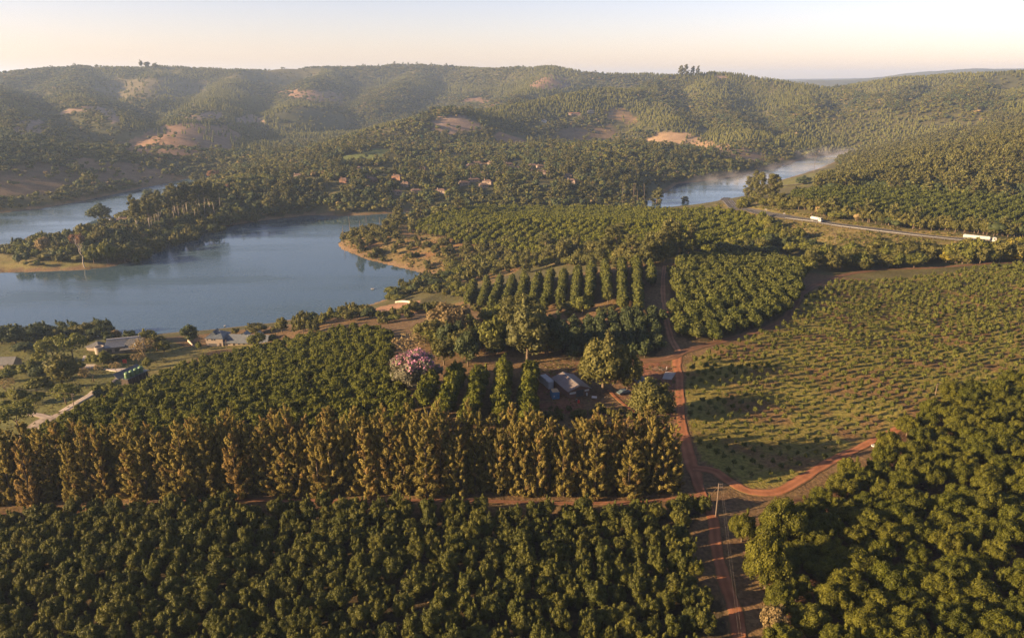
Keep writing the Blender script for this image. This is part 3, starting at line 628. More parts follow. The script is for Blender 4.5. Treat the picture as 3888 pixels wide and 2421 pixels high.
def far_tree(seed, rx, h, nl, leafm, nleaf=60, leaf=0.9, cone=False, bark='bark'):
    rng = np.random.default_rng(seed); g = Geo(); lob = []
    if cone:
        for i in range(nl):
            u = i/(nl-1); lob.append((rng.normal(0, .15), rng.normal(0, .15), h*(0.25+0.72*u), rx*(1.0-0.58*u), h*0.16))
    else:
        lob = round_lobes(rng, nl, rx, h*0.42, h*0.56, rx*0.5)+[(0, 0, h*0.52, rx*0.62, h*0.3)]
    lobes_geo(g, rng, lob, nleaf, leaf, 0, 0.92, 0.3, 0.7, 0.5)
    v, f = tube([(0, 0, -1), (0, 0, h*0.5)], [0.2, 0.12], 4); g.add(v, f, 1)
    return g.mesh('tree', [M[leafm], M[bark]])

# ------------------------------------------------------------------ planting
RNG = np.random.default_rng(7)
def tree(name, proto, x, y, sc, rot, label, cat, group=None, sz=None, dz=0.0):
    """proto: (trunk, crown) or one mesh"""
    z = float(hz(x, y))+dz
    s = (sc, sc, sz or sc)
    if isinstance(proto, tuple):
        e = link(name, None, None, (x, y, z), rot); e.scale = s; e.empty_display_size = 0.5
        link('trunk', proto[0], e); link('crown', proto[1], e)
    else:
        e = link(name, proto, None, (x, y, z), rot); e.scale = s
    return tag(e, label, cat, group)
def grid_points(poly_px, row_dir, row_gap, tree_gap, jit, zfun=None, skip=0.03, seed=1):
    """an orchard's planting grid inside an outline"""
    rng = np.random.default_rng(seed)
    xy = pick(poly_px[:, 0], poly_px[:, 1])
    d = np.array(row_dir, float); d /= np.linalg.norm(d); n_ = np.array([-d[1], d[0]])
    a = xy@d; b = xy@n_
    A_, B_ = np.meshgrid(np.arange(a.min(), a.max(), tree_gap), np.arange(b.min(), b.max(), row_gap), indexing='ij')
    A_ = A_+rng.uniform(-0.5, 0.5, B_.shape[1])[None]*tree_gap
    p = A_[..., None]*d+B_[..., None]*n_; p = p.reshape(-1, 2)+rng.normal(0, jit, (A_.size, 2))
    k = inside(xy, p[:, 0], p[:, 1]) & (rng.random(len(p)) > skip)
    return p[k]
def in_view(p, top=8.0, m=120):
    z = hz(p[:, 0], p[:, 1])
    a, b, d = project(p[:, 0], p[:, 1], z); a2, b2, _ = project(p[:, 0], p[:, 1], z+top)
    return (a > -m) & (a < 3888+m) & (b2 < 2421+20) & (p[:, 1] > 20)

def scatter_group():
    ng = D.node_groups.new('scatter', 'GeometryNodeTree')
    ng.interface.new_socket('Geometry', in_out='INPUT', socket_type='NodeSocketGeometry')
    ng.interface.new_socket('Plants', in_out='INPUT', socket_type='NodeSocketCollection')
    ng.interface.new_socket('Geometry', in_out='OUTPUT', socket_type='NodeSocketGeometry')
    N, L = ng.nodes, ng.links
    gi = N.new('NodeGroupInput'); go = N.new('NodeGroupOutput')
    ci = N.new('GeometryNodeCollectionInfo'); ci.inputs['Separate Children'].default_value = True; ci.inputs['Reset Children'].default_value = True
    ip = N.new('GeometryNodeInstanceOnPoints'); ip.inputs['Pick Instance'].default_value = True
    def na(nm, t):
        a = N.new('GeometryNodeInputNamedAttribute'); a.data_type = t; a.inputs[0].default_value = nm; return a.outputs[0]
    cx = N.new('ShaderNodeCombineXYZ'); L.new(na('turn', 'FLOAT'), cx.inputs[2])
    sx = N.new('ShaderNodeCombineXYZ'); w_, h_ = na('wide', 'FLOAT'), na('tall', 'FLOAT')
    L.new(w_, sx.inputs[0]); L.new(w_, sx.inputs[1]); L.new(h_, sx.inputs[2])
    L.new(gi.outputs[0], ip.inputs['Points']); L.new(gi.outputs[1], ci.inputs[0]); L.new(ci.outputs[0], ip.inputs['Instance'])
    L.new(na('which', 'INT'), ip.inputs['Instance Index']); L.new(cx.outputs[0], ip.inputs['Rotation']); L.new(sx.outputs[0], ip.inputs['Scale'])
    L.new(ip.outputs[0], go.inputs[0])
    return ng
NG = scatter_group()
def scatter(name, meshes, xy, wide, tall, which, label, z=None, turn=None):
    """plants past counting: one object"""
    rng = np.random.default_rng(len(xy)+5)
    pc = D.collections.new(name+'_plants')
    for i, m in enumerate(meshes):
        o = D.objects.new('%s_plant_%02d' % (name, i), m); pc.objects.link(o)
    me = D.meshes.new(name); me.vertices.add(len(xy))
    if z is None: z = hz(xy[:, 0], xy[:, 1])
    me.vertices.foreach_set('co', np.c_[xy, z].astype(np.float32).ravel())
    for k, a in (('turn', rng.uniform(0, 6.28, len(xy)) if turn is None else turn), ('wide', wide), ('tall', tall)):
        at = me.attributes.new(k, 'FLOAT', 'POINT'); at.data.foreach_set('value', np.broadcast_to(a, len(xy)).astype(np.float32))
    at = me.attributes.new('which', 'INT', 'POINT'); at.data.foreach_set('value', np.broadcast_to(which, len(xy)).astype(np.int32))
    o = link(name, me); md = o.modifiers.new('scatter', 'NODES'); md.node_group = NG
    md[NG.interface.items_tree['Plants'].identifier] = pc
    return tag(o, label, None, None, 'stuff')

#@@PLANTS
def cr_(seed): return np.random.default_rng(seed)
# foreground orchard
mac = [broad(100+i, 3.0, 5.4, 0.4, 28, 0.8, 7500, 0.15, 'macadamia', spires=4) for i in range(6)]
p = grid_points(POLY['left_orchard'], (0.97, 0.24), 5.3, 4.1, 0.45, seed=3, skip=0.02)
side = p[in_view(p, 6.5, 700) & ~in_view(p, 6.5, 90)]; p = p[in_view(p, 6.5, 90)]
p = p[np.argsort(np.hypot(p[:, 0], p[:, 1]))]
print('left orchard', len(p))
rn = cr_(11); big = p[:330]; rest = np.vstack([p[330:], side])
for x, y in big:
    tree('macadamia_tree', mac[rn.integers(6)], x, y, rn.uniform(0.68, 0.95), rn.uniform(0, 6.28), 'dark glossy clumpy orchard tree planted below the tall windbreak row', 'tree', 'orchard trees below the windbreak', rn.uniform(0.75, 1.1))
if len(rest): scatter('orchard_trees', [m[1] for m in mac], rest, rn.uniform(0.68, 0.95, len(rest)), rn.uniform(0.75, 1.05, len(rest)), rn.integers(0, 6, len(rest)), 'rest of the dark orchard canopy below the windbreak')
# right orchard: larger domed trees
lit = [broad(200+i, 4.4, 6.4, 0.3, 40, 1.05, 13000, 0.15, 'litchi', trunk_r=0.25, spires=2, flatb=0.5) for i in range(6)]
p = grid_points(POLY['right_orchard'], (0.46, -0.89), 7.6, 6.6, 0.7, seed=5)
side = p[in_view(p, 8, 700) & ~in_view(p, 8, 130)]; p = p[in_view(p, 8, 130)]
print('right orchard', len(p)); rn = cr_(12)
p = p[np.argsort(np.hypot(p[:, 0], p[:, 1]))]
for x, y in p[:330]:
    tree('litchi_tree', lit[rn.integers(6)], x, y, rn.uniform(0.74, 1.04), rn.uniform(0, 6.28), 'large domed dark green orchard tree in the block below the young orchard', 'tree', 'domed trees below the young orchard', rn.uniform(0.85, 1.15))
if len(side): scatter('litchi_orchard_trees', [m[1] for m in lit], side, rn.uniform(0.75, 1.1, len(side)), rn.uniform(0.85, 1.1, len(side)), rn.integers(0, 6, len(side)), 'rest of the domed orchard beside the young one')
# slope orchard behind the windbreak
orc = [broad(300+i, 2.9, 5.0, 0.3, 17, 0.95, 2600, 0.23, 'orchard', trunk_r=0.14, spires=2) for i in range(5)]
p = grid_points(POLY['slope_orchard'], (0.90, 0.43), 6.2, 4.8, 0.5, seed=8)
p = p[in_view(p, 6, 60)]; p = p[np.argsort(np.hypot(p[:, 0], p[:, 1]))]
print('slope orchard', len(p)); rn = cr_(13)
vis = project(p[:, 0], p[:, 1], hz(p[:, 0], p[:, 1]))[1] < 1690
p = np.r_[p[vis], p[~vis]]
for x, y in p[:320]:
    tree('orchard_tree', orc[rn.integers(5)], x, y, rn.uniform(0.85, 1.15), rn.uniform(0, 6.28), 'bright green orchard tree on the slope between windbreak and lake', 'tree', 'orchard trees on the lake slope', rn.uniform(0.85, 1.15))
rest = p[320:]
if len(rest): scatter('slope_orchard_trees', [m[1] for m in orc], rest, rn.uniform(0.85, 1.15, len(rest)), rn.uniform(0.85, 1.15, len(rest)), rn.integers(0, 5, len(rest)), 'upper part of the green orchard canopy on the lake slope')
# windbreak of casuarinas
cas = [casuarina(400+i, 18.5, 2.9, gld) for i, gld in enumerate((0.05, 0.08, 0.15, 0.1, 0.85, 0.75, 0.3))]
base = smooth_line(pxl((-700,1950),(-260,1925),(0,1915),(260,1905),(520,1890),(760,1880),(1100,1872),(1500,1872),(2000,1872),(2570,1868)), 0.5)
s = np.r_[0, np.cumsum(np.linalg.norm(np.diff(base, axis=0), axis=1))]
rn = cr_(14); k = 0
for row in range(3):
    t = 1.0+row
    while t < s[-1]-0.5:
        x, y = np.interp(t, s, base[:, 0]), np.interp(t, s, base[:, 1])+row*4.6+rn.normal(0, 1.2)
        px_, py_, _ = project(x, y, hz(x, y))
        gapped = px_ < 760 and rn.random() < 0.12
        gold = [4, 5] if rn.random() < 0.10 else [0, 1, 2, 3, 6]
        i = int(rn.choice(gold)); f = rn.uniform(0.78, 1.18)*(0.92 if px_ < 700 else 1.0)
        if not gapped:
            lab = 'tall rust brown feathery casuarina standing in the windbreak row' if i in (4, 5) else 'tall olive feathery casuarina standing in the windbreak row'
            tree('casuarina_tree', cas[i], x, y, rn.uniform(0.8, 1.2), rn.uniform(0, 6.28), lab, 'tree', 'rust brown casuarinas of the windbreak' if i in (4, 5) else 'olive casuarinas of the windbreak', f); k += 1
        t += rn.uniform(2.2, 3.6)+(0.5 if px_ < 760 else 0)
print('windbreak', k)
# young orchard
sap = [broad(500+i, 1.2, 2.9, 0.7, 8, 0.5, 320, 0.17, 'sapling', trunk_r=0.06, spires=2) for i in range(5)]
p = grid_points(POLY['young'], (0.46, -0.89), 4.9, 3.3, 0.2, seed=15, skip=0.05)
p = p[in_view(p, 3, 40)]; p = p[np.argsort(np.hypot(p[:, 0], p[:, 1]))]
rn = cr_(15); pp = project(p[:, 0], p[:, 1], hz(p[:, 0], p[:, 1]))
vig = 0.66+0.24*sstep(2700, 3700, pp[0])*sstep(1650, 1050, pp[1])+0.25*sstep(1750, 1250, pp[1])
print('young', len(p))
sc_ = vig*rn.uniform(0.7, 1.25, len(p))
for (x, y), q in zip(p[:300], sc_):
    tree('young_orchard_tree', sap[rn.integers(5)], x, y, q, rn.uniform(0, 6.28), 'small young orchard tree in a spaced row on grassed red soil', 'tree', 'young trees in the spaced orchard rows', q*rn.uniform(0.9, 1.2))
rest = p[300:]; q = sc_[300:]
sapone = [broad(520+i, 1.2, 2.9, 0.7, 8, 0.5, 200, 0.2, 'sapling', trunk_r=0.06, spires=2, one=True, fork=0) for i in range(5)]
scatter('young_orchard_trees', sapone, rest, q, q*rn.uniform(0.9, 1.2, len(q)), rn.integers(0, 5, len(q)), 'farther rows of small young orchard trees on grassed soil')
# orchard blocks farther off: single meshes
mid = [broad(600+i, 3.4, 5.4, 0.3, 13, 1.3, 800, 0.42, 'orchard', trunk_r=0.18, spires=1, one=True, fork=0) for i in range(6)]
def block(name, key, rowd, rg, tg, seed, n_things, scl, label, group, stuff_label, protos=mid, jit=0.6, hs=(0.85, 1.15), stuffname=None):
    p = grid_points(POLY[key], rowd, rg, tg, jit, seed=seed)
    p = p[in_view(p, 6, 60)]; p = p[np.argsort(np.hypot(p[:, 0], p[:, 1]))]
    rn = cr_(seed); print(key, len(p))
    for x, y in p[:n_things]:
        tree(name, protos[rn.integers(len(protos))], x, y, scl*rn.uniform(0.85, 1.15), rn.uniform(0, 6.28), label, 'tree', group, scl*rn.uniform(*hs))
    r = p[n_things:]
    if len(r): scatter(stuffname or name+'s', protos, r, scl*rn.uniform(0.85, 1.15, len(r)), scl*rn.uniform(*hs, len(r)), rn.integers(0, len(protos), len(r)), stuff_label)
mid2 = [broad(610+i, 3.4, 5.4, 0.3, 13, 1.3, 800, 0.42, 'hedgeleaf', trunk_r=0.18, spires=1, one=True, fork=0) for i in range(5)]
block('plum_tree', 'plum', (0.1, 1), 6.2, 5.4, 21, 300, 1.0, 'rounded green orchard tree in the block between grassy track and young orchard', 'orchard trees beside the grassy track', 'rest of the block beside the grassy track', mid2)
drk = [broad(620+i, 3.0, 5.6, 0.2, 12, 1.2, 520, 0.46, 'darkleaf', trunk_r=0.18, spires=1, one=True, fork=0) for i in range(4)]
block('dark_orchard_tree', 'dark_orchard', (0.1, 1), 5.4, 4.4, 22, 300, 0.95, 'dark green orchard tree in the dense block behind the farm yard', 'dark orchard trees behind the farm yard', 'rest of the dark block', drk)
block('lakeside_orchard_tree', 'far_orchard', (0.6, 0.8), 9.8, 6.4, 23, 300, 1.16, 'rounded orchard tree in the wide block below the village hill', 'orchard trees below the village hill', 'far rows of the orchard block below the village hill', stuffname='lakeside_orchard_trees')
upp = [broad(640+i, 3.2, 5.4, 0.2, 10, 1.35, 420, 0.5, 'upper', trunk_r=0.18, spires=1, one=True, fork=0) for i in range(4)]
block('roadside_orchard_tree', 'upper_orchard', (0.75, 0.65), 8.4, 4.8, 24, 300, 1.0, 'dark green orchard tree in the dense block above the highway', 'orchard trees above the highway', 'far rows of the dense block above the highway', upp, stuffname='roadside_orchard_trees')
# hedgerow orchards
def rows(name, lines, gap, scl, label, group, protos, drop=0.0, seed=31, wz=(0.95, 1.15)):
    rn = cr_(seed); c = 0
    for (x1, y1), (x2, y2) in lines:
        a, b = pk(x1, y1+drop), pk(x2, y2+drop); L_ = np.linalg.norm(b-a); k = max(2, int(L_/gap)+1)
        for t in np.linspace(0, 1, k):
            q = a+(b-a)*t+rn.normal(0, 0.25, 2)
            tree(name, protos[rn.integers(len(protos))], q[0], q[1], scl*rn.uniform(0.88, 1.1), rn.uniform(0, 6.28), label, 'tree', group, scl*rn.uniform(*wz)); c += 1
    print(name, c)
z5 = lambda zx, zy: (1300+zx/1.68, 900+zy/1.68)
hedge = [broad(660+i, 2.3, 6.2, 0.2, 16, 0.95, 1100, 0.30, 'hedgeleaf', trunk_r=0.15, spires=1, one=True, fork=0) for i in range(5)]
rows('hedgerow_tree', [(z5(*a), z5(*b)) for a, b in [((835,300),(805,415)),((925,290),(890,425)),((1005,280),(960,425)),((1085,280),(1045,415)),((1165,260),(1130,415)),((1245,260),(1215,415)),((1325,240),(1300,425)),((1412,240),(1390,415)),((1502,230),(1490,415)),((1590,200),(1575,385)),((1675,190),(1690,385)),((1780,180),(1782,435)),((1872,160),(1885,455)),((1962,190),(1972,275))]], 3.0, 1.22, 'tall clipped green tree in the parallel hedgerows by the lake bay', 'hedgerow trees by the lake bay', hedge, 24, wz=(1.0, 1.2))
hedg2 = [broad(680+i, 2.7, 6.4, 0.2, 17, 0.95, 2000, 0.27, 'orchard', trunk_r=0.15, spires=2) for i in range(4)]
rows('avenue_orchard_tree', [(z5(*a), z5(*b)) for a, b in [((560,930),(520,1040)),((735,860),(640,1130)),((882,880),(805,1130)),((1032,830),(1005,1120)),((1192,850),(1178,1170))]], 3.8, 1.22, 'tall green tree in the five orchard rows beside the farm shed', 'orchard rows beside the farm shed', hedg2, 45, seed=32, wz=(1.0, 1.15))

# far woods
def far_points(N, rmin, rmax, seed):
    rng = np.random.default_rng(seed)
    a = rng.uniform(-0.74, 0.74, N); e = 0.8
    r = (rmin**e+(rmax**e-rmin**e)*rng.random(N))**(1/e)
    return np.c_[np.sin(a)*r, np.cos(a)*r]
p = far_points(250000, 560, 5200, 41)
z = hz(p[:, 0], p[:, 1]); px_, py_, dp = project(p[:, 0], p[:, 1], z)
wx = px_+fbm(p[:, 0]/60, p[:, 1]/60, 71, 3)*18; wy = py_+fbm(p[:, 0]/60, p[:, 1]/60, 72, 3)*8
lakeD = np.full(len(p), 1e9); inL = np.zeros(len(p), bool)
for lp in LAKE_XY: inL |= inside(lp, p[:, 0], p[:, 1]); lakeD = np.minimum(lakeD, edge_dist(lp, p[:, 0], p[:, 1]))
ok = ~inL & (lakeD > 6) & (z > LAKE+0.5)
for k in ('far_orchard', 'upper_orchard', 'young', 'plum', 'verge', 'river_bank', 'near_point'): ok &= ~((dp < 900) & inside(POLY[k], px_, py_))
opn = np.zeros(len(p), bool)
for k in OPEN: opn |= inside(POLY[k], wx, wy)
rn = cr_(42)
ok &= ~opn | (rn.random(len(p)) < 0.12)
dens = fbm(p[:, 0]/130, p[:, 1]/130, 81, 3)
village = inside(P([(1000,820),(1050,700),(1250,600),(1500,540),(1750,560),(2100,600),(2350,640),(2450,740),(2420,790),(1800,790)]), px_, py_) & (dp < 1250)
ok &= (dens > -0.42) | (rn.random(len(p)) < 0.35)
clump = fbm(p[:, 0]/42, p[:, 1]/42, 83, 3)
ok &= ~village | (clump > rn.uniform(-0.35, 0.15, len(p)))
ok &= (dp > 2200) | (clump > rn.uniform(-0.75, -0.1, len(p)))
ok &= ~((px_ > 2450) & (py_ > 690) & (dp < 1000) & (px_ < 3100))
ok &= ~((dp < 1500) & inside(P([(2480,790),(2540,700),(2850,700),(2960,655),(3160,612),(3220,650),(3050,712),(2900,770)]), px_, py_))
HW = pxl((4050,950),(3810,925),(3687,914),(3442,889),(3197,859),(3105,843),(3000,828),(2909,813),(2841,801),(2775,780),(2748,760),(2790,738),(2900,716),(3050,699),(3184,678),(3258,662),(3338,649),(3500,632))
ok &= edge_dist(HW, p[:, 0], p[:, 1], False) > 11
sd = np.random.default_rng(900); ns_ = 260
sa = sd.uniform(-0.72, 0.72, ns_); sr = 1250+(5200-1250)*sd.random(ns_)**0.9; seeds = np.c_[np.sin(sa)*sr, np.cos(sa)*sr]
wp = p+np.c_[fbm(p[:, 0]/140, p[:, 1]/140, 96, 3), fbm(p[:, 0]/140, p[:, 1]/140, 97, 3)]*55
best = np.full(len(p), 1e18); cell = np.zeros(len(p), int)
for i in range(ns_):
    d2 = ((wp-seeds[i])**2*[1.0, 0.45]).sum(1); m_ = d2 < best; best[m_] = d2[m_]; cell[m_] = i
ctype = sd.choice(4, ns_, p=[0.42, 0.27, 0.26, 0.05])[cell]; cellh = sd.uniform(0.6, 1.15, ns_)[cell]      # bush, mature plantation, young plantation, open
plant = ((ctype == 1) | (ctype == 2)) & (dp > 1450)
ok &= ~((ctype == 3) & (dp > 1700)) | (rn.random(len(p)) < 0.10)
plant |= inside(P([(1750,440),(2000,395),(2300,340),(2450,345),(2300,430),(2000,460),(1880,480)]), px_, py_)
fr = [far_tree(700+i, 3.6, 6.5, 5, 'bushleaf', 70, 0.9) for i in range(5)]+[far_tree(710+i, 2.6, 12, 6, 'plantation', 60, 0.9, True, 'bark') for i in range(3)]+[gum(720+i, 13, 3.8, 9, 'gum', 'bark', 0.9, 200, 0.28, True) for i in range(3)]+[far_tree(730, 4.0, 7, 5, 'gardenleaf', 70, 0.9), far_tree(731, 3.4, 6, 5, 'dryleaf', 60, 0.9)]+[far_tree(740+i, 2.8, 9, 5, 'lightplant', 50, 0.9, True, 'bark') for i in range(2)]+[far_tree(750+i, 4.2, 8, 6, 'darkleaf', 90, 0.9) for i in range(2)]
which = rn.integers(0, 5, len(p)); u = rn.random(len(p))
which = np.where(plant, np.where(ctype == 2, 13+rn.integers(0, 2, len(p)), 5+rn.integers(0, 3, len(p))), which)
gumz = ((dens > 0.15) & (u < 0.16) & (px_ > 1000)) | ((px_ > 3100) & (dp < 1500) & (u < 0.35)) | (u < 0.02)
which = np.where(gumz & ~plant, 8+rn.integers(0, 3, len(p)), which)
which = np.where((u > 0.97) & ~plant, 12, np.where((u > 0.88) & ~plant, 11, which))
dk = (rn.random(len(p)) < np.clip(0.12+0.5*dens, 0.04, 0.4)) & ~plant; which = np.where(dk, 15+rn.integers(0, 2, len(p)), which)
gs = (1+np.clip((dp-1200)/4000, 0, 0.3))*np.where(plant, 0.85, 1)
wide = rn.uniform(0.65, 1.35, len(p))*gs*np.where((rn.random(len(p)) < 0.12) & ~plant, 1.5, 1); tall = rn.uniform(0.7, 1.25, len(p))*(0.9+0.1*gs)*np.where(plant, cellh*0.75, 1)
small = ~plant & (which < 8) & (rn.random(len(p)) < 0.35); wide = np.where(small, wide*0.55, wide); tall = np.where(small, tall*0.5, tall)
HOUSE_PX = [(1700+a/2.428, 550+b/2.428) for a, b in ((210,205),(270,182),(410,182),(560,192),(625,228),(785,207),(850,212),(760,258),(855,264),(910,270),(980,266),(1115,303),(1140,348),(190,288),(340,280),(475,280),(145,368),(330,388),(370,357),(240,338))]
HOUSE2_PX = [(1200+a/1.68, 150+b/1.68) for a, b in ((265,832),(520,887),(640,977),(800,977),(575,932),(680,832),(355,902),(520,987),(180,907))]
HOUSE3_PX = [(1200+a/1.68, 150+b/1.68) for a, b in ((1625,482),(1665,482),(1450,527),(1750,467))]+[(a/1.68, 150+b/1.68) for a, b in ((705,1172),(790,1165),(430,1312),(1900,880))]
for k_, (a, b) in enumerate(HOUSE_PX+HOUSE2_PX+HOUSE3_PX):
    h_ = pk(a, b); u_ = -h_/np.linalg.norm(h_); q_ = p-h_; al = q_@u_; la = np.abs(q_@np.array([-u_[1], u_[0]]))
    ok &= ~((np.hypot(q_[:, 0], q_[:, 1]) < 11) | ((al > 0) & (al < (38 if k_ < 20 else 26)) & (la < (8 if k_ < 20 else 6))))
fp = p[ok]; print('woods', len(fp))
scatter('woodland', fr, fp, wide[ok], tall[ok], which[ok], 'wooded hills of bush, gum trees and plantation beyond the water')
#@@THINGS
# ------------------------------------------------------------------ single trees placed by their foot, width and height as seen
def measure(px, py, wpx, hpx):
    x, y = pk(px, py); z = float(hz(x, y)); dep = float(project(x, y, z)[2])
    cosd = math.cos(math.atan2(CAMZ-z, math.hypot(x, y)))
    return x, y, wpx*dep/FPX, hpx*dep/FPX/cosd
KIND = {}
def kind(key, w, h, fn): KIND[key] = (w, h, fn)
def protos(key, n, w, h, f): KIND[key] = (w, h, [f(i) for i in range(n)])
protos('garden', 3, 8, 7, lambda i: broad(800+i, 4, 7, 1.0, 16, 1.4, 1300, 0.36, 'gardenleaf', spires=1, trunk_r=0.2))
protos('acacia', 3, 10, 6.5, lambda i: broad(810+i, 5, 6.5, 3.2, 18, 1.3, 1500, 0.34, 'gardenleaf', core=0.55, trunk_r=0.22))
protos('dark', 3, 8, 8, lambda i: broad(820+i, 4, 8, 0.6, 18, 1.5, 1400, 0.38, 'darkleaf', spires=1, trunk_r=0.25))
protos('olive', 3, 8, 9, lambda i: broad(830+i, 4, 9, 0.8, 22, 1.3, 1800, 0.36, 'bushleaf', spires=1, trunk_r=0.25))
protos('dry', 2, 8, 6.5, lambda i: broad(840+i, 4, 6.5, 0.5, 20, 1.2, 1800, 0.30, 'dryleaf', core=0.7, trunk_r=0.22))
protos('thin', 2, 8, 5.5, lambda i: broad(850+i, 4, 5.5, 2.4, 14, 1.1, 700, 0.26, 'dryleaf', core=0, trunk_r=0.16))
protos('red', 2, 7, 8, lambda i: broad(860+i, 3.5, 8, 2.0, 14, 1.2, 1000, 0.36, 'redleaf', trunk_r=0.2, bark='palebark'))
protos('yellow', 2, 8, 7, lambda i: broad(870+i, 4, 7, 0.4, 16, 1.3, 1200, 0.36, 'yellowleaf', trunk_r=0.2))
protos('grey', 1, 9, 12, lambda i: broad(880+i, 4.5, 12, 0.8, 30, 1.4, 3200, 0.34, 'oliveleaf', spires=1, trunk_r=0.35))
protos('blossom', 1, 11, 8.5, lambda i: broad(890+i, 5.5, 8.5, 0.9, 34, 1.4, 5200, 0.30, 'greyleaf', spires=0, trunk_r=0.3, top_m='pink', top_frac=0.75))
protos('gum', 4, 8, 16, lambda i: gum(900+i, 16, 3.9, 22, nleaf=1900, leaf=0.42, low=0.10, bark='bark'))
protos('mast_gum', 4, 7, 28, lambda i: gum(910+i, 28, 3.8, 11, 'gum', 'palebark', 0.6, 800, 0.58, trunk_r=0.17))
protos('shrub', 4, 4, 2.6, lambda i: broad(920+i, 2, 2.6, 0.0, 9, 0.8, 420, 0.30, 'bushleaf', one=True, fork=0, trunk_r=0.08, spires=4))
protos('big', 3, 12, 11, lambda i: broad(930+i, 6, 11, 0.8, 38, 1.6, 5200, 0.33, 'bushleaf', spires=1, trunk_r=0.4, fork=4))
KIND['litchi'] = (8.8, 6.4, lit)
TR = cr_(77)
def spot(name, key, px, py, wpx, hpx, label, group=None, cat='tree'):
    w, h, pr = KIND[key]; x, y, wm, hm_ = measure(px, py, wpx, hpx)
    return tree(name, pr[TR.integers(len(pr))], x, y, wm/w, TR.uniform(0, 6.28), label, cat, group, hm_/h, -0.15)
def band(px_pts, n, wpx, hpx, keys, name, label, group, seed, spread=14, cat='tree'):
    rn = cr_(seed); p = np.array(px_pts, float); t = np.linspace(0, 1, len(p))
    for i in range(n):
        u = (i+rn.random())/n
        spot(name, keys[rn.integers(len(keys))], np.interp(u, t, p[:, 0])+rn.uniform(-8, 8), np.interp(u, t, p[:, 1])+rn.uniform(-spread, spread), rn.uniform(*wpx), rn.uniform(*hpx), label, group, cat)
def z3(x, y): return x/3.735, 1250+y/3.735
def z2(x, y): return 700+x/4.856, 1180+y/4.856
def zA(x, y): return x/1.68, 150+y/1.68
def zB(x, y): return 1200+x/1.68, 150+y/1.68
def zC(x, y): return 2400+x/1.632, 150+y/1.632
for key, px, py, w, h, lab in [
    ('acacia',1040,440,430,330,'wide feathery light green tree shading the garden beside the modern house'), ('acacia',770,450,380,290,'feathery light green tree touching the wide one in the garden'), ('garden',580,480,200,170,'round green tree at the edge of the feathery garden trees'),
    ('olive',900,835,420,420,'tall dense dark green tree in the middle of the garden'), ('garden',700,600,240,210,'mid green tree between the feathery trees and the tall dense one'), ('garden',1000,700,260,200,'bushy green tree leaning on the tall dense garden tree'),
    ('garden',1150,590,130,115,'small bright green tree standing at the pale paving'), ('garden',1460,500,230,170,'green garden tree in front of the round tower'), ('thin',1650,612,150,130,'thin sapling like tree on the pale paved path'), ('thin',1330,745,340,190,'wide bare brownish tree on the dry garden slope'),
    ('garden',2090,545,140,130,'small round tree on the lawn edge behind the water tanks'), ('thin',2060,440,300,270,'tall thin brownish tree beside the modern house roof'), ('olive',2230,310,270,200,'olive tree between the modern house and the lawn'), ('thin',1980,490,190,140,'low thin tree beside the red sign'),
    ('dark',1310,125,190,115,'dark lakeside tree behind the small hut'), ('dark',1540,165,160,120,'dark lakeside tree behind the white parapet'), ('dry',1650,155,140,140,'brownish rounded tree on the lakeside behind the white parapet'), ('dark',1860,170,190,140,'dark rounded tree on the lakeside behind the modern house'), ('garden',2110,190,230,175,'bright leafy green tree at the lakeside end of the modern house'),
    ('dark',900,110,230,140,'dark tree rising over the lake edge of the garden'), ('dark',700,150,260,170,'dark tree in the lakeside thicket'), ('dark',480,190,300,200,'broad dark tree in the lakeside thicket'), ('dark',230,200,320,210,'large dark tree deep in the lakeside thicket'), ('dark',30,210,300,220,'large dark tree behind the small grey roofed house'), ('dark',350,320,300,120,'low dark tree along the shaded lawn'), ('olive',1250,215,160,120,'olive tree beside the small hut'),
    ('garden',160,625,150,125,'small tree in front of the small grey roofed house'), ('garden',440,650,260,190,'spreading grey green garden tree on the dry slope'), ('dark',545,725,230,170,'dark shrubby tree on the dry garden slope'), ('garden',110,740,260,150,'green tree low on the dry garden slope'), ('thin',90,890,300,150,'low brownish tree on the dry garden slope'), ('garden',520,870,260,170,'bright green tree on the dry garden slope'), ('garden',690,850,190,110,'small green tree near the tall dense one'),
    ('garden',270,1065,270,220,'grey green tree beside the gravel drive'), ('garden',500,1060,250,160,'small tree with a bare trunk beside the gravel drive'), ('acacia',940,1060,400,220,'feathery light tree beside the concrete ramp'), ('acacia',270,1425,540,320,'large feathery light tree inside the bend of the gravel drive'), ('garden',80,1110,170,95,'low bushy tree left of the gravel drive'),
    ('garden',1400,905,170,115,'small tree at the top of the concrete ramp'), ('garden',1570,890,190,125,'small tree below the water tanks'), ('dark',1420,965,200,100,'dark shrub below the concrete ramp'), ('shrub',1000,1235,150,75,'low hedge shrub at the foot of the ramp'), ('thin',1780,720,140,90,'thin brown shrub beside the tank stand'), ('garden',1700,930,200,120,'green bush below the tank stand'), ('garden',2330,330,150,150,'round tree at the lawn corner'),
    ('garden',1820,430,120,70,'low green hedge bush behind the red sign'), ('shrub',1650,440,180,60,'low green hedge bush in front of the modern house'), ('shrub',1520,470,150,70,'low dark hedge bush by the round tower'), ('garden',1300,480,150,110,'bushy tree beside the paved court'), ('shrub',650,760,160,80,'low shrub on the dry garden slope beside the tall dense tree'), ('shrub',350,980,160,80,'low shrub beside the gravel drive tree'), ('garden',60,1000,150,110,'small tree where the gravel drive begins')]:
    a, b_ = z3(px, py); spot('garden_tree' if key != 'shrub' else 'garden_bush', key, a, b_, w*1.15/3.735, h*1.12/3.735, lab, None, 'tree' if key != 'shrub' else 'bush')
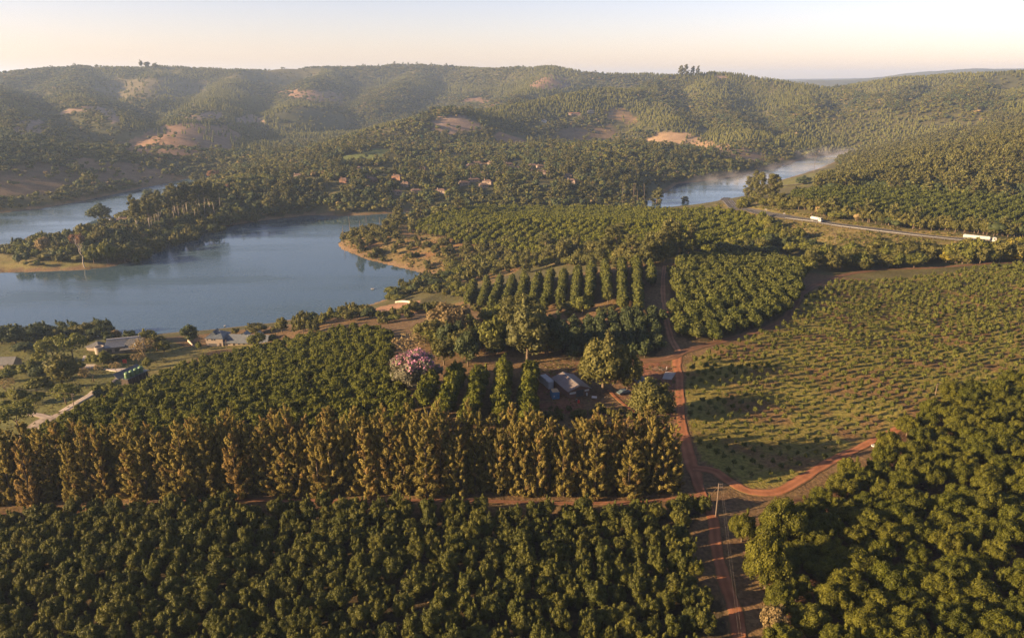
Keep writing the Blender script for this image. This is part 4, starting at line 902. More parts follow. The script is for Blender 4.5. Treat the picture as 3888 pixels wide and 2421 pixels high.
for key, px, py, w, h, lab in [
    ('dark',110,580,350,320,'large dark rounded tree beside the two storey lodge'), ('garden',275,725,135,150,'small ball shaped tree on the lawn in front of the lodge'), ('olive',950,440,180,130,'rounded tree behind the lodge wing roof'), ('olive',1320,430,430,190,'broad tree behind the far end of the lodge wing'), ('garden',1350,655,370,255,'broad spiky leaved tree in front of the lodge wing'),
    ('dark',1640,590,160,165,'dark tree at the end of the lodge wing'), ('olive',1640,400,110,115,'small olive tree on the shore past the lodge'), ('olive',1800,400,260,275,'round lakeside tree on the shore past the lodge'), ('olive',2200,430,300,420,'tall olive tree where the shore thicket begins'), ('gum',2040,410,120,310,'slim gum tree where the shore thicket begins'), ('olive',2380,440,280,300,'olive tree in the shore thicket')]:
    a, b_ = z2(px, py); spot('lodge_tree', key, a, b_, w/4.856, h/4.856, lab)
for nm, key, px, py, w, h, lab in [
    ('round_tree','dry',690,630,310,215,'large round straw coloured tree above the flowering tree'), ('broad_tree','garden',970,570,220,140,'broad bright green tree beside the straw coloured one'), ('grey_tree','grey',1180,810,270,390,'very tall pale olive tree towering over the farm yard entrance'), ('broad_tree','big',1140,560,300,190,'big spreading tree behind the tall pale olive one'), ('leafy_tree','garden',950,730,190,220,'large leaved green tree beside the tall pale olive one'),
    ('dark_tree','dark',1310,760,230,260,'dark tree on the shaded side of the tall pale olive one'), ('flat_tree','thin',440,745,260,120,'flat topped brownish tree above the flowering tree'), ('flat_tree','acacia',620,710,240,110,'flat topped dark feathery tree above the flowering tree'), ('round_tree','olive',650,815,180,180,'olive tree just behind the flowering tree'), ('dark_tree','dark',800,825,160,215,'dark upright tree between the flowering tree and the gate posts'),
    ('blossom_tree','blossom',480,960,340,240,'spreading tree covered in pink blossom beside the orchard rows'), ('round_tree','garden',1530,490,160,110,'rounded tree in front of the hedgerow orchard'), ('round_tree','olive',1440,480,120,70,'low tree in front of the hedgerow orchard'), ('yard_tree','big',1660,985,310,350,'big spreading tree beside the farm shed'), ('yard_tree','big',1815,990,200,270,'forked tree with pale stems beside the second shed'), ('yard_tree','big',1970,1160,320,240,'low domed tree between the farm yard and the red road'),
    ('broad_tree','big',1060,680,220,220,'large tree between the straw coloured and the tall pale olive one'), ('dark_tree','dark',1400,740,160,170,'dark tree at the edge of the dark orchard block')]:
    a, b_ = z5(px, py); spot(nm, key, a, b_, w/1.68, h/1.68, lab)
for key, px, py, w, h, lab in [
    ('dry',290,1375,105,120,'straw brown rounded tree on the lake peninsula'), ('red',220,1300,115,95,'reddish brown tree at the tip of the lake peninsula'), ('garden',150,1385,75,70,'round green tree on the peninsula lawn'), ('garden',105,1350,80,70,'green tree at the water on the peninsula tip'), ('red',478,1345,62,105,'rust red tree beside the bare white one on the peninsula'), ('red',522,1345,62,110,'rust red tree rising from the bare white one on the peninsula'),
    ('dark',640,1140,160,100,'large dark domed tree on the peninsula crest'), ('dark',945,1015,78,68,'dark green domed tree above the far channel'), ('red',1370,895,95,65,'red crowned tree on the peninsula ridge'), ('olive',1260,900,100,62,'domed olive tree next to the red crowned one'), ('red',880,1055,65,40,'small reddish tree on the peninsula crest'), ('red',1455,960,34,40,'small rust tree behind the pale trunks'), ('garden',690,1430,110,140,'bright green tree at the peninsula shore'), ('garden',600,1430,100,110,'bright green bushy tree at the peninsula shore'), ('dark',370,1340,110,90,'dark green tree behind the peninsula lawn'), ('shrub',370,1420,75,45,'round bush on the peninsula lawn'), ('shrub',260,1410,50,35,'small round bush on the peninsula lawn'), ('olive',1720,1080,90,70,'pale green tree on the lake shore below the village'), ('shrub',100,1405,40,25,'tiny bush on the peninsula lawn'), ('dark',20,1365,55,30,'dark bush at the edge of the far channel'),
    ('olive',800,1420,120,110,'olive tree above the peninsula shore'), ('olive',560,1290,130,120,'olive tree behind the rust red trees'), ('dark',780,1330,120,120,'dark tree below the white peninsula house')]:
    a, b_ = zA(px, py); spot('peninsula_bush' if key == 'shrub' else 'peninsula_tree', key, a, b_, w/1.68, h/1.68, lab, None, 'bush' if key == 'shrub' else 'tree')
# pale trunked gum trees along the peninsula shore
rn = cr_(55)
for i in range(42):
    u = rn.random(); gx_ = 215+u*1250; yb = 955-u*300-rn.uniform(0, 150)
    a, b_ = 450+gx_/3.78, 650+yb/3.78
    spot('pale_gum_tree', 'mast_gum', a, b_, rn.uniform(26, 44), rn.uniform(95, 128), 'tall gum tree with a long bare pale trunk above the lake shore', 'pale trunked gum trees on the peninsula')
band([(510,1000),(600,950),(720,900),(850,855),(980,830)], 40, (26, 60), (24, 56), ['olive','dark','shrub'], 'spit_tree', 'dark bushy tree under the pale trunked gums', 'bushy trees under the pale gums', 221, 16)
band([(60,960),(150,945),(260,930),(360,920),(470,905)], 30, (36, 70), (30, 60), ['olive','garden','dark'], 'spit_tree', 'rounded bushy tree in the clump behind the peninsula lawn', 'bushy clump behind the peninsula lawn', 222, 12)
# gums, bush and scrub about the near point
for key, px, py, w, h, lab in [('gum',530,1175,110,105,'gum tree standing over the tip of the near point'), ('gum',465,1170,34,62,'slim gum beside the one at the tip of the near point'), ('gum',620,1155,34,40,'small gum at the far edge of the near point'), ('gum',285,1350,60,105,'gum tree at the water on the near point'), ('gum',910,1105,85,100,'tall gum at the far edge of the orchard block'), ('gum',1340,1490,95,150,'tall gum in front of the orchard block'), ('gum',1600,1410,130,140,'broad gum in the belt behind the hedgerows'), ('gum',1920,1400,190,210,'large gum in the belt behind the hedgerows'), ('gum',2120,1410,130,170,'gum in the belt next to the large one'), ('gum',1830,1420,110,150,'gum in the belt beside the large one'), ('gum',2010,1420,130,170,'gum in the belt between two larger ones')]:
    a, b_ = zB(px, py); spot('gum_tree', key, a, b_, w/1.68, h/1.68, lab)
for key, px, py, w, h, lab in [('gum',200,1370,120,250,'tall gum at the head of the grassy track'), ('gum',270,1350,110,210,'gum beside the tallest at the head of the grassy track'), ('gum',350,1340,100,190,'gum among the far orchard trees'), ('gum',100,1400,110,200,'gum above the last hedgerow'), ('gum',760,985,80,165,'tall gum in the roadside clump over the river'), ('gum',800,985,80,150,'gum in the roadside clump over the river bend'), ('gum',850,980,80,140,'gum at the road side of the riverside clump'), ('gum',715,975,70,120,'gum on the river edge of the clump'), ('gum',880,975,70,130,'last gum of the clump over the road'), ('gum',150,1020,90,110,'gum on the river bank with a broken crown'), ('gum',325,1010,50,50,'small lone tree against the river'),
    ('dark',1225,880,110,65,'dark round tree beside the far road'), ('dark',1060,900,110,50,'dark low tree on the river bank meadow'), ('gum',2340,900,110,110,'large gum at the edge of the right hillside')]:
    a, b_ = zC(px, py); spot('gum_tree' if key == 'gum' else 'dark_tree', key, a, b_, w/1.632, h/1.632, lab)
o = bare_tree(61, 11, 0.55, 5, 'bark', 0.2); a, b_ = zC(1255, 1275); x, y, wm, hm_ = measure(a, b_, 60, 72)
tree('leafless_tree', o, x, y, hm_/9.5, 0.4, 'leafless grey tree on the bank below the highway', 'tree')
o = bare_tree(62, 14, 0.32, 4, r0=0.3); a, b_ = zA(542, 1455); x, y, wm, hm_ = measure(a, b_, 60, 105)
tree('leafless_tree', o, x, y, hm_/12, 0.0, 'bare white tree at the water edge of the peninsula lawn', 'tree')
o = bare_tree(63, 5, 0.6, 4, 'bark', 0.1)
for px, py, lab in ((3125, 2090, 'grey twiggy bush between the domed orchard trees'), (3345, 2290, 'grey bare topped shrub among the domed orchard trees')):
    x, y = pk(px, py); tree('twiggy_bush', o, x, y, 0.8, 1.0, lab, 'bush')
x, y = pk(2935, 2400); spot('grey_bush', 'dry', 2930, 2415, 110, 120, 'pale grey leaved bush beside the red road', None, 'bush')
spot('litchi_tree', 'litchi', 2815, 2055, 105, 105, 'small round tree standing alone beside the red road')
spot('litchi_tree', 'litchi', 2905, 2230, 190, 190, 'large round tree beside the red road opposite the power line')
spot('litchi_tree', 'litchi', 2960, 2070, 170, 170, 'large round tree at the corner of the domed orchard')
# roadside row and yellow trees above the young orchard
rn = cr_(91)
for i in range(78):
    px = 3060+i*11.4+rn.uniform(-8, 8); py = 1024-(px-3080)*0.037+rn.uniform(-36, 8)
    key = 'yellow' if i in (46, 47, 68, 70) else 'olive' if i % 3 else 'garden'
    lab = 'yellowing tree in the row between highway bank and young orchard' if key == 'yellow' else 'bushy green tree in the row between highway bank and young orchard'
    spot('bank_tree', key, px, py, rn.uniform(56, 100), rn.uniform(46, 80), lab, 'yellowing trees above the young orchard' if key == 'yellow' else 'trees above the young orchard')
# windbreak belt of older trees along the front of the block above the highway
rn = cr_(92)
for i in range(40):
    px = 2960+i*24+rn.uniform(-6, 6); py = np.interp(px, [2960,3100,3250,3500,3888,4000], [785,812,840,872,902,912])+rn.uniform(-5, 3)
    spot('belt_tree', 'olive', px, py, rn.uniform(36, 52), rn.uniform(44, 60), 'older dull green tree in the belt along the highway cutting', 'belt trees along the highway cutting')
# bushes on the near point and the lake banks
rn = cr_(93); pts = []
xy = pick(POLY['near_point'][:, 0], POLY['near_point'][:, 1]); lo, hi = xy.min(0), xy.max(0)
q = rn.uniform(lo, hi, (2600, 2)); q = q[inside(xy, q[:, 0], q[:, 1])]
dn = fbm(q[:, 0]/28, q[:, 1]/28, 95, 3); q = q[dn > rn.uniform(-0.5, 0.2, len(q))][:420]
for x, y in q:
    w = rn.choice([0.7, 1.0, 1.5, 2.2]); big_ = rn.random() < 0.34
    if big_:
        w_, h_, pr = KIND['olive']; f = rn.uniform(0.6, 1.05); tree('bush_tree', pr[rn.integers(3)], x, y, f, rn.uniform(0, 6.28), 'small bushy tree on the dry near point', 'tree', 'bushy trees on the near point', f*rn.uniform(0.6, 0.9))
    else:
        tree('scrub_bush', KIND['shrub'][2][rn.integers(4)], x, y, w, rn.uniform(0, 6.28), 'rounded scrub bush on the dry near point', 'bush', 'scrub bushes on the near point', w*rn.uniform(0.8, 1.3))
band([(1130,1235),(1250,1222),(1350,1205),(1400,1200)], 26, (28, 70), (22, 52), ['olive','garden','shrub','dark'], 'shore_tree', 'bushy tree in the thicket between orchard slope and lake', 'thicket trees on the lake shore', 201)
band([(1470,1135),(1560,1105),(1640,1090),(1720,1075),(1800,1060)], 44, (26, 70), (20, 50), ['olive','garden','dark','shrub'], 'bay_tree', 'bushy tree in the thicket round the head of the lake bay', 'thicket trees at the bay head', 202, 26)
band([(1700,1045),(1850,1020),(2000,1005),(2200,1000),(2450,1000)], 46, (30, 66), (22, 52), ['olive','garden','shrub','gum'], 'hedge_belt_tree', 'bushy tree in the belt at the far ends of the hedgerows', 'bushy belt at the far ends of the hedgerows', 212, 16)
band([(1650,1120),(1720,1110),(1800,1140),(1800,1170)], 18, (28, 60), (22, 44), ['olive','garden','dark'], 'bay_tree', 'bushy tree between the bay and the first hedgerow', 'bushy trees beside the first hedgerow', 213, 20)
band([(1620,1300),(1720,1330),(1820,1340),(1950,1320),(2080,1330)], 16, (70, 120), (60, 105), ['big','olive','dark'], 'grove_tree', 'large tree in the grove behind the farm yard entrance', 'large grove trees behind the farm yard', 214, 18)
band([(2060,1600),(2150,1575),(2260,1560),(2360,1570),(2450,1600)], 18, (24, 50), (14, 30), ['shrub'], 'yard_bush', 'low weedy bush between the farm shed and the windbreak', 'weedy bushes in the farm yard', 231, 18, 'bush')
band([(1440,1225),(1520,1205),(1600,1190),(1680,1190)], 20, (24, 56), (18, 40), ['olive','shrub','garden'], 'clearing_tree', 'low bushy tree beside the bare shore clearing', 'low trees beside the shore clearing', 203, 16)
band([(1700,1180),(1830,1195),(2000,1190),(2200,1195),(2400,1190)], 16, (26, 56), (18, 36), ['shrub','olive'], 'row_end_bush', 'low bush on the bank at the ends of the hedgerows', 'bushes at the ends of the hedgerows', 204, 12, 'bush')
band([(2050,965),(2200,985),(2400,990),(2560,985)], 26, (36, 76), (40, 80), ['gum','olive','olive'], 'belt_gum_tree', 'rough tree in the belt between hedgerows and orchard block', 'rough belt behind the hedgerows', 205, 22)
band([(2700,975),(2850,960),(2990,950),(3090,970)], 22, (40, 80), (36, 62), ['olive','dark','garden'], 'gully_tree', 'rough tree in the gully below the highway bank', 'rough trees in the gully below the highway', 206, 20)
band([(1600,1290),(1750,1300),(1850,1270),(2050,1290)], 16, (50, 95), (40, 85), ['olive','dark','garden'], 'farmstead_tree', 'tree in the dense grove round the hidden farmhouse', 'grove round the hidden farmhouse', 207, 24)
band([(0,1290),(150,1285),(300,1280),(420,1275)], 26, (40, 85), (36, 62), ['dark','dark','olive'], 'thicket_tree', 'dark tree in the thicket at the lake edge of the garden', 'dark thicket at the garden shore', 208, 12)
band([(2790,790),(2870,775),(2960,785),(3010,800)], 22, (24, 56), (18, 44), ['olive','garden','shrub'], 'bend_bush', 'bushy growth at the foot of the gum clump by the highway bend', 'bushes at the highway bend', 215, 10, 'bush')
band([(2880,880),(2960,905),(3020,930)], 10, (40, 70), (36, 60), ['olive','garden'], 'cutting_tree', 'bushy tree below the highway bend', 'bushy trees below the highway bend', 209, 16)
# skyline groups
for px, py, w, h, lab in [(537,252,16,20,'tall tree on the bare skyline field'), (560,252,26,14,'round tree on the bare skyline field'), (590,254,22,12,'lower tree on the bare skyline field'), (2585,284,22,30,'tall gum on the hill crest skyline'), (2605,282,24,34,'tallest gum on the hill crest skyline'), (2628,284,18,28,'slim gum on the hill crest skyline'), (2648,285,14,30,'outermost gum on the hill crest skyline')]:
    while np.hypot(*pk(px, py+6)) > 3900: py += 3
    spot('skyline_tree', 'gum' if px > 2000 else 'olive', px, py+6, w, h+8, lab)

# ------------------------------------------------------------------ low growth past counting
def cover(keys, n, seed, cut=None):
    rn = cr_(seed); out = []
    for k, m in zip(keys, n):
        xy = pick(POLY[k][:, 0], POLY[k][:, 1]); lo, hi = xy.min(0), xy.max(0)
        q = rn.uniform(lo, hi, (m*4, 2)); q = q[inside(xy, q[:, 0], q[:, 1])]
        q = q[fbm(q[:, 0]/16, q[:, 1]/16, seed, 3) > rn.uniform(-0.5, 0.4, len(q))]; out.append(q[:m])
    return np.vstack(out)
def tuft(seed, leafm, n=26, r=0.6, h=0.5):
    rng = np.random.default_rng(seed); g = Geo()
    d = rng.normal(size=(n, 3)); d[:, 2] = np.abs(d[:, 2]); d /= np.linalg.norm(d, axis=1)[:, None]
    v, f = leaf_quads(rng, d*[r, r, h]*rng.uniform(0.5, 1, (n, 1)), d+rng.normal(0, .5, (n, 3)), rng.uniform(0.14, 0.3, n), 0.6); g.add(v, f, 0, np.repeat(rng.random(n), 4))
    return g.mesh('tuft', [M[leafm]])
tufts = [tuft(1, 'bushleaf'), tuft(2, 'gardenleaf'), tuft(3, 'dryleaf'), tuft(4, 'bushleaf', 30, 0.9, 0.8)]
q = cover(['near_point', 'verge', 'garden', 'young', 'right_orchard', 'left_orchard', 'yard'], [4000, 6000, 2400, 900, 1600, 1500, 700], 301)
q = q[edge_dist(HW, q[:, 0], q[:, 1], False) > 7]
rn = cr_(302); f = rn.uniform(0.4, 1.3, len(q))
pj = project(q[:, 0], q[:, 1], hz(q[:, 0], q[:, 1])); vg = inside(POLY['verge'], pj[0], pj[1]); f = np.where(vg | (pj[2] > 520), f*1.7, f*0.7)
scatter('undergrowth', tufts, q, f, f*rn.uniform(0.5, 1.1, len(q)), rn.choice([0, 1, 2, 3], len(q), p=[.35, .25, .22, .18]), 'low weeds and scrub growing over the open ground')

# ------------------------------------------------------------------ mesh helpers for built things
import bmesh
class B:
    """collects simple solids into one mesh part"""
    def __init__(s): s.bm = bmesh.new()
    def box(s, x0, x1, y0, y1, z0, z1, bev=0.0):
        r = bmesh.ops.create_cube(s.bm, size=1)
        for v in r['verts']: v.co = Vector(((x0+x1)/2+v.co.x*(x1-x0), (y0+y1)/2+v.co.y*(y1-y0), (z0+z1)/2+v.co.z*(z1-z0)))
        if bev: bmesh.ops.bevel(s.bm, geom=list({e for v in r['verts'] for e in v.link_edges}), offset=bev, segments=2, affect='EDGES')
        return s
    def poly(s, v, f):
        vs = [s.bm.verts.new(p) for p in v]
        for q in f: s.bm.faces.new([vs[i] for i in q])
        return s
    def slab(s, pts, th):
        """a sheet through pts (in order) with thickness downwards"""
        p = [Vector(q) for q in pts]; n_ = (p[1]-p[0]).cross(p[2]-p[0]).normalized()
        if n_.z < 0: p.reverse(); n_ = -n_
        k = len(p); vs = p+[q-n_*th for q in p]
        return s.poly(vs, [tuple(range(k)), tuple(range(2*k-1, k-1, -1))]+[(i, i+k, (i+1) % k+k, (i+1) % k) for i in range(k)])
    def tube(s, pts, rr, k=8, cap=True):
        v, f = tube(pts, rr if hasattr(rr, '__len__') else [rr]*len(pts), k)
        fs = [tuple(map(int, q)) for q in f]
        if cap: fs += [tuple(range(k-1, -1, -1)), tuple(range(len(v)-k, len(v)))]
        return s.poly([Vector(q) for q in v], fs)
    def lathe(s, prof, k=16, c=(0, 0, 0)):
        n_ = len(prof); v = [Vector((c[0]+r*math.cos(a*2*math.pi/k), c[1]+r*math.sin(a*2*math.pi/k), c[2]+z)) for r, z in prof for a in range(k)]
        f = [(i*k+j, i*k+(j+1) % k, (i+1)*k+(j+1) % k, (i+1)*k+j) for i in range(n_-1) for j in range(k)]
        return s.poly(v, f+[tuple(range(k-1, -1, -1)), tuple(range((n_-1)*k, n_*k))])
    def done(s, name, m, parent=None, smooth=False):
        bmesh.ops.recalc_face_normals(s.bm, faces=s.bm.faces[:])
        me = D.meshes.new(name); s.bm.to_mesh(me); s.bm.free(); me.materials.append(M[m] if isinstance(m, str) else m)
        if smooth:
            for p_ in me.polygons: p_.use_smooth = True
        return link(name, me, parent)
def sheet(name, c, rough=0.5, spec=0.4, scale=9.0, axis=0, metal=0.0, dirt=0.35, strength=0.6):
    """corrugated or tiled sheet: fine relief and stains"""
    m, N, L, b = mat(name, rough, spec); b.inputs['Metallic'].default_value = metal
    tc = N.new('ShaderNodeTexCoord'); wv = N.new('ShaderNodeTexWave'); wv.bands_direction = 'XYZ'[axis]; wv.inputs['Scale'].default_value = scale; wv.inputs['Distortion'].default_value = 0.3
    L.new(tc.outputs['Object'], wv.inputs['Vector'])
    nz = N.new('ShaderNodeTexNoise'); nz.inputs['Scale'].default_value = 0.6; nz.inputs['Detail'].default_value = 8; L.new(tc.outputs['Object'], nz.inputs['Vector'])
    mx = N.new('ShaderNodeMix'); mx.data_type = 'RGBA'; mx.inputs[6].default_value = (*[q*(1-dirt) for q in c], 1); mx.inputs[7].default_value = (*[min(1, q*(1+dirt)) for q in c], 1)
    L.new(nz.outputs[0], mx.inputs[0]); L.new(mx.outputs[2], b.inputs['Base Color'])
    bp = N.new('ShaderNodeBump'); bp.inputs['Strength'].default_value = strength; bp.inputs['Distance'].default_value = 0.06; L.new(wv.outputs[0], bp.inputs['Height']); L.new(bp.outputs[0], b.inputs['Normal'])
    return m
M['rustroof'] = sheet('weathered_roof', (0.15, 0.125, 0.115), 0.6, 0.4, 7, 0)
M['blueroof'] = sheet('slate_blue_roof', (0.06, 0.075, 0.088), 0.4, 0.5, 5, 1)
M['darkroof'] = sheet('dark_roof', (0.045, 0.05, 0.06), 0.4, 0.5, 3, 0)
M['greyroof'] = sheet('grey_tile_roof', (0.075, 0.078, 0.082), 0.7, 0.3, 6, 1)
M['brownroof'] = plain('brown_tile_roof', (0.115, 0.075, 0.055), 0.8, 0.2, 0.3, 0.8)
M['redroof'] = plain('red_tile_roof', (0.17, 0.085, 0.06), 0.8, 0.2, 0.3, 0.8)
M['darkwood'] = plain('dark_timber', (0.045, 0.035, 0.028), 0.85, 0.2)
M['brickwall'] = plain('brown_brick', (0.15, 0.085, 0.06), 0.85, 0.2)
M['plaster'] = plain('tan_plaster', (0.23, 0.19, 0.15), 0.85, 0.2, 0.15)
M['pinkwall'] = plain('pink_plaster', (0.21, 0.165, 0.135), 0.85, 0.2, 0.2, 0.5)
M['white'] = plain('white_paint', (0.42, 0.41, 0.39), 0.45, 0.4, 0.08, 0.7)
M['offwhite'] = sheet('white_container_paint', (0.42, 0.42, 0.41), 0.5, 0.4, 12, 0, 0, 0.2, 0.8)
M['bluepaint'] = sheet('blue_container_paint', (0.06, 0.17, 0.28), 0.5, 0.4, 12, 0, 0, 0.25, 0.8)
M['carblue'] = plain('dull_blue_paint', (0.06, 0.085, 0.10), 0.4, 0.5, 0.1)
M['truck'] = plain('truck_white', (0.33, 0.325, 0.31), 0.4, 0.4, 0.12, 0.8)
M['tan'] = plain('rusted_tan_top', (0.36, 0.25, 0.13), 0.8, 0.2)
M['concrete'] = plain('concrete', (0.24, 0.215, 0.185), 0.9, 0.2, 0.2, 0.5)
M['stone'] = plain('pale_paving', (0.38, 0.33, 0.27), 0.9, 0.2, 0.15, 0.5)
M['glass'] = plain('window_glass', (0.03, 0.035, 0.04), 0.1, 0.6, 0.1)
M['skylight'] = plain('skylight_glass', (0.35, 0.45, 0.50), 0.08, 0.8, 0.1)
M['tankgreen'] = plain('green_tank_plastic', (0.075, 0.145, 0.055), 0.5, 0.4, 0.15)
M['redpaint'] = plain('red_paint', (0.55, 0.045, 0.02), 0.5, 0.4, 0.1)
M['steel'] = plain('galvanised_steel', (0.20, 0.20, 0.195), 0.4, 0.5, 0.15, 2, 0.6)
M['rubber'] = plain('tyre_rubber', (0.02, 0.02, 0.02), 0.8, 0.3)
M['wood'] = plain('weathered_pole', (0.13, 0.10, 0.075), 0.85, 0.2)
M['cable'] = plain('cable', (0.14, 0.11, 0.08), 0.5, 0.4)
M['darkmetal'] = plain('dark_metal', (0.05, 0.05, 0.055), 0.5, 0.5)
def frame3(A, Bp, C):
    """ground rectangle from three of its corners as seen: far left, near left, near right -> origin at near left, length back, width, turn"""
    a, b, c = pk(*A), pk(*Bp), pk(*C); v = c-b; w = np.linalg.norm(v); ex = v/w; ey = np.array([-ex[1], ex[0]]); l = (a-b)@ey
    return b, l, w, math.atan2(ex[1], ex[0])
def root(name, x, y, rz, label, cat, group=None, dz=0.0, z=None):
    e = link(name, None, None, (x, y, (float(hz(x, y)) if z is None else z)+dz), rz)
    return tag(e, label, cat, group)
def gable(e, w, l, he, hr, roofm, wallm, ov=0.35, along='y', th=0.08):
    """walls with gable ends and two roof sheets; ridge along y (length) or x (width)"""
    if along == 'y':
        g = B(); g.poly([(0,0,-1),(w,0,-1),(w,l,-1),(0,l,-1),(0,0,he),(w,0,he),(w,l,he),(0,l,he),(w/2,0,hr),(w/2,l,hr)], [(0,1,5,8,4),(3,7,9,6,2),(0,4,7,3),(1,2,6,5)]); g.done('wall', wallm, e)
        s_ = (hr-he)/(w/2)
        for x0, x1 in ((-ov, w/2+0.02), (w+ov, w/2-0.02)):
            z0 = he-s_*ov+0.1; B().slab([(x0,-ov,z0),(x1,-ov,hr+0.1),(x1,l+ov,hr+0.1),(x0,l+ov,z0)], th).done('roof_sheet', roofm, e)
        B().box(w/2-0.18, w/2+0.18, -ov, l+ov, hr+0.08, hr+0.15).done('ridge_cap', 'steel' if roofm == 'rustroof' else roofm, e)
    else:
        g = B(); g.poly([(0,0,-1),(w,0,-1),(w,l,-1),(0,l,-1),(0,0,he),(w,0,he),(w,l,he),(0,l,he),(0,l/2,hr),(w,l/2,hr)], [(0,1,5,4),(3,7,6,2),(0,4,8,7,3),(1,2,6,9,5)]); g.done('wall', wallm, e)
        s_ = (hr-he)/(l/2)
        for y0, y1 in ((-ov, l/2+0.02), (l+ov, l/2-0.02)):
            z0 = he-s_*ov+0.1; B().slab([(-ov,y0,z0),(-ov,y1,hr+0.1),(w+ov,y1,hr+0.1),(w+ov,y0,z0)], th).done('roof_sheet', roofm, e)
        B().box(-ov, w+ov, l/2-0.15, l/2+0.15, hr+0.08, hr+0.14).done('ridge_cap', roofm, e)
def window(e, x0, x1, z0, z1, y=0.0, frame='darkwood', out=-1):
    w_ = B().box(x0, x1, y+out*0.05, y+out*0.02, z0, z1).done('window', frame, e)
    B().box(x0+0.08, x1-0.08, y+out*0.07, y+out*0.052, z0+0.08, z1-0.08).done('pane', 'glass', w_)
    B().box(x0-0.08, x1+0.08, y+out*0.12, y+out*0.001, z0-0.09, z0-0.002).done('sill', 'concrete', w_)

# ------------------------------------------------------------------ farm yard
b0, l, w, rz = frame3((2110,1461), (2159,1511), (2238,1497)); e = root('farm_shed', b0[0], b0[1], rz, 'long brown farm shed with weathered gable roof in the red yard', 'shed')
l = max(l, 9.0); gable(e, w, l, 2.5, 3.9, 'rustroof', 'brickwall', 0.5)
B().box(w*0.36, w*0.70, -0.06, -0.02, -0.2, 2.35).done('doorway', 'darkmetal', e)
B().box(w*0.04, w*0.34, -0.09, -0.03, 1.25, 1.95).done('panel', 'white', e); B().box(w*0.74, w*0.97, -0.09, -0.03, 1.5, 2.1).done('panel', 'white', e)
B().box(w*0.70, w*0.73, -0.45, -0.12, -0.2, 2.5).done('post', 'wood', e)
print('shed', l, w)
b0, l, w, rz = frame3((2056,1453), (2078,1473), (2104,1468)); e = root('shipping_container', b0[0], b0[1], rz, 'white shipping container standing beside the farm shed', 'container')
def container(e, w, l, h, pm, topm):
    B().box(0.04, w-0.04, 0.04, l-0.04, 0.1, h-0.06).done('body', pm, e)
    for x in (0, w-0.16):
        for y in (0, l-0.16): B().box(x, x+0.16, y, y+0.16, 0, h).done('corner_post', pm, e)
    B().box(0.1, w-0.1, 0.1, l-0.1, h-0.06, h+0.02).done('top', topm, e)
    for x in (0.18, w/2+0.03):
        d_ = B().box(x, x+w/2-0.21, -0.03, 0.037, 0.15, h-0.12).done('door', pm, e); B().tube([(x+0.3, -0.07, 0.25), (x+0.3, -0.07, h-0.2)], 0.03, 6).done('lock_bar', 'steel', d_)
container(e, 2.44, 6.06, 2.6, 'offwhite', 'offwhite')
x, y = pk(2083, 1478); e = root('steel_cabin', x, y, rz, 'small white steel cabin against the end of the white container', 'cabin')
B().box(0, 1.9, 0, 2.2, 0, 2.5, 0.04).done('body', 'white', e); B().box(-0.08, 1.98, -0.08, 2.28, 2.5, 2.6).done('roof', 'offwhite', e); B().box(0.3, 1.1, -0.05, -0.01, 0.1, 2.0).done('door', 'offwhite', e)
b0, l, w, rz = frame3((2084,1492), (2097,1517), (2122,1514)); e = root('shipping_container', b0[0], b0[1], rz, 'blue shipping container with a tan rusted top in front of the white one', 'container')
container(e, 2.44, 3.2, 2.6, 'bluepaint', 'tan')
o = B(); o.lathe([(0.28, 0), (0.28, 0.01)], 16); o = o.done('emblem', 'white', e); o.rotation_euler = (math.pi/2, 0, 0); o.location = (0.62, -0.045, 1.2)
b0, l, w, rz = frame3((2405,1432), (2428,1478), (2466,1470)); e = root('tool_shed', b0[0], b0[1], rz, 'low shed with a dark blue roof half hidden under the yard trees', 'shed'); gable(e, max(w, 3.6), max(l, 8), 2.2, 3.2, 'blueroof', 'brickwall', 0.4)
B().box(0.8, 2.2, -0.06, -0.02, 0, 1.9).done('door', 'darkwood', e)
c = pxl((2514,1438), (2549,1442), (2567,1416), (2526,1412)); z = [float(hz(*q)) for q in c]
o = B().slab([(*q, zz+0.22) for q, zz in zip(c, z)], 0.4).done('concrete_slab', 'concrete'); tag(o, 'bare grey concrete slab lying in the yard beside the red road', 'slab')
x, y = pk(2531, 1402); e = root('standpipe', x, y, 0, 'white standpipe beside the concrete slab', 'pipe'); B().tube([(0,0,-0.2),(0,0,1.1)], 0.09, 8).done('pipe', 'white', e); B().tube([(0,0,1.0),(0.3,0,1.02),(0.34,0,0.85)], 0.05, 6).done('spout', 'steel', e)
rn = cr_(401)
x, y = pk(2512, 1403); g = B()
for i in range(60):
    a = rn.uniform(0, 6.28); q = Vector((rn.normal(0, 1.4), rn.normal(0, 0.8), rn.uniform(0.05, 0.5))); d_ = Vector((math.cos(a), math.sin(a), rn.uniform(-0.2, 0.5)))*rn.uniform(0.4, 1.1); g.tube([q-d_, q+d_], 0.04, 4)
o = g.done('brushwood', 'wood'); o.location = (x, y, float(hz(x, y))); tag(o, 'heap of cut branches beside the standpipe', 'brushwood', None, 'stuff')
def drum(px, py, m, label, lying=False, r=0.3, h=0.9, name='oil_drum'):
    x, y = pk(px, py); e = root(name, x, y, rn.uniform(0, 3), label, 'drum')
    o = B().lathe([(r*0.97, 0), (r, 0.02), (r, h*0.33), (r*1.05, h*0.35), (r, h*0.37), (r, h*0.64), (r*1.05, h*0.66), (r, h*0.68), (r, h-0.02), (r*0.95, h)], 16).done('body', m, e); c_ = B().lathe([(0.05, h), (0.05, h+0.04)], 8, (r*0.5, 0, 0)).done('cap', 'steel', e)
    if lying:
        for q in (o, c_): q.rotation_euler = (0, math.pi/2, 0); q.location = (0, 0, r)
drum(2197, 1529, 'redpaint', 'red drum standing among scrap in front of the farm shed', False, 0.36, 0.9)
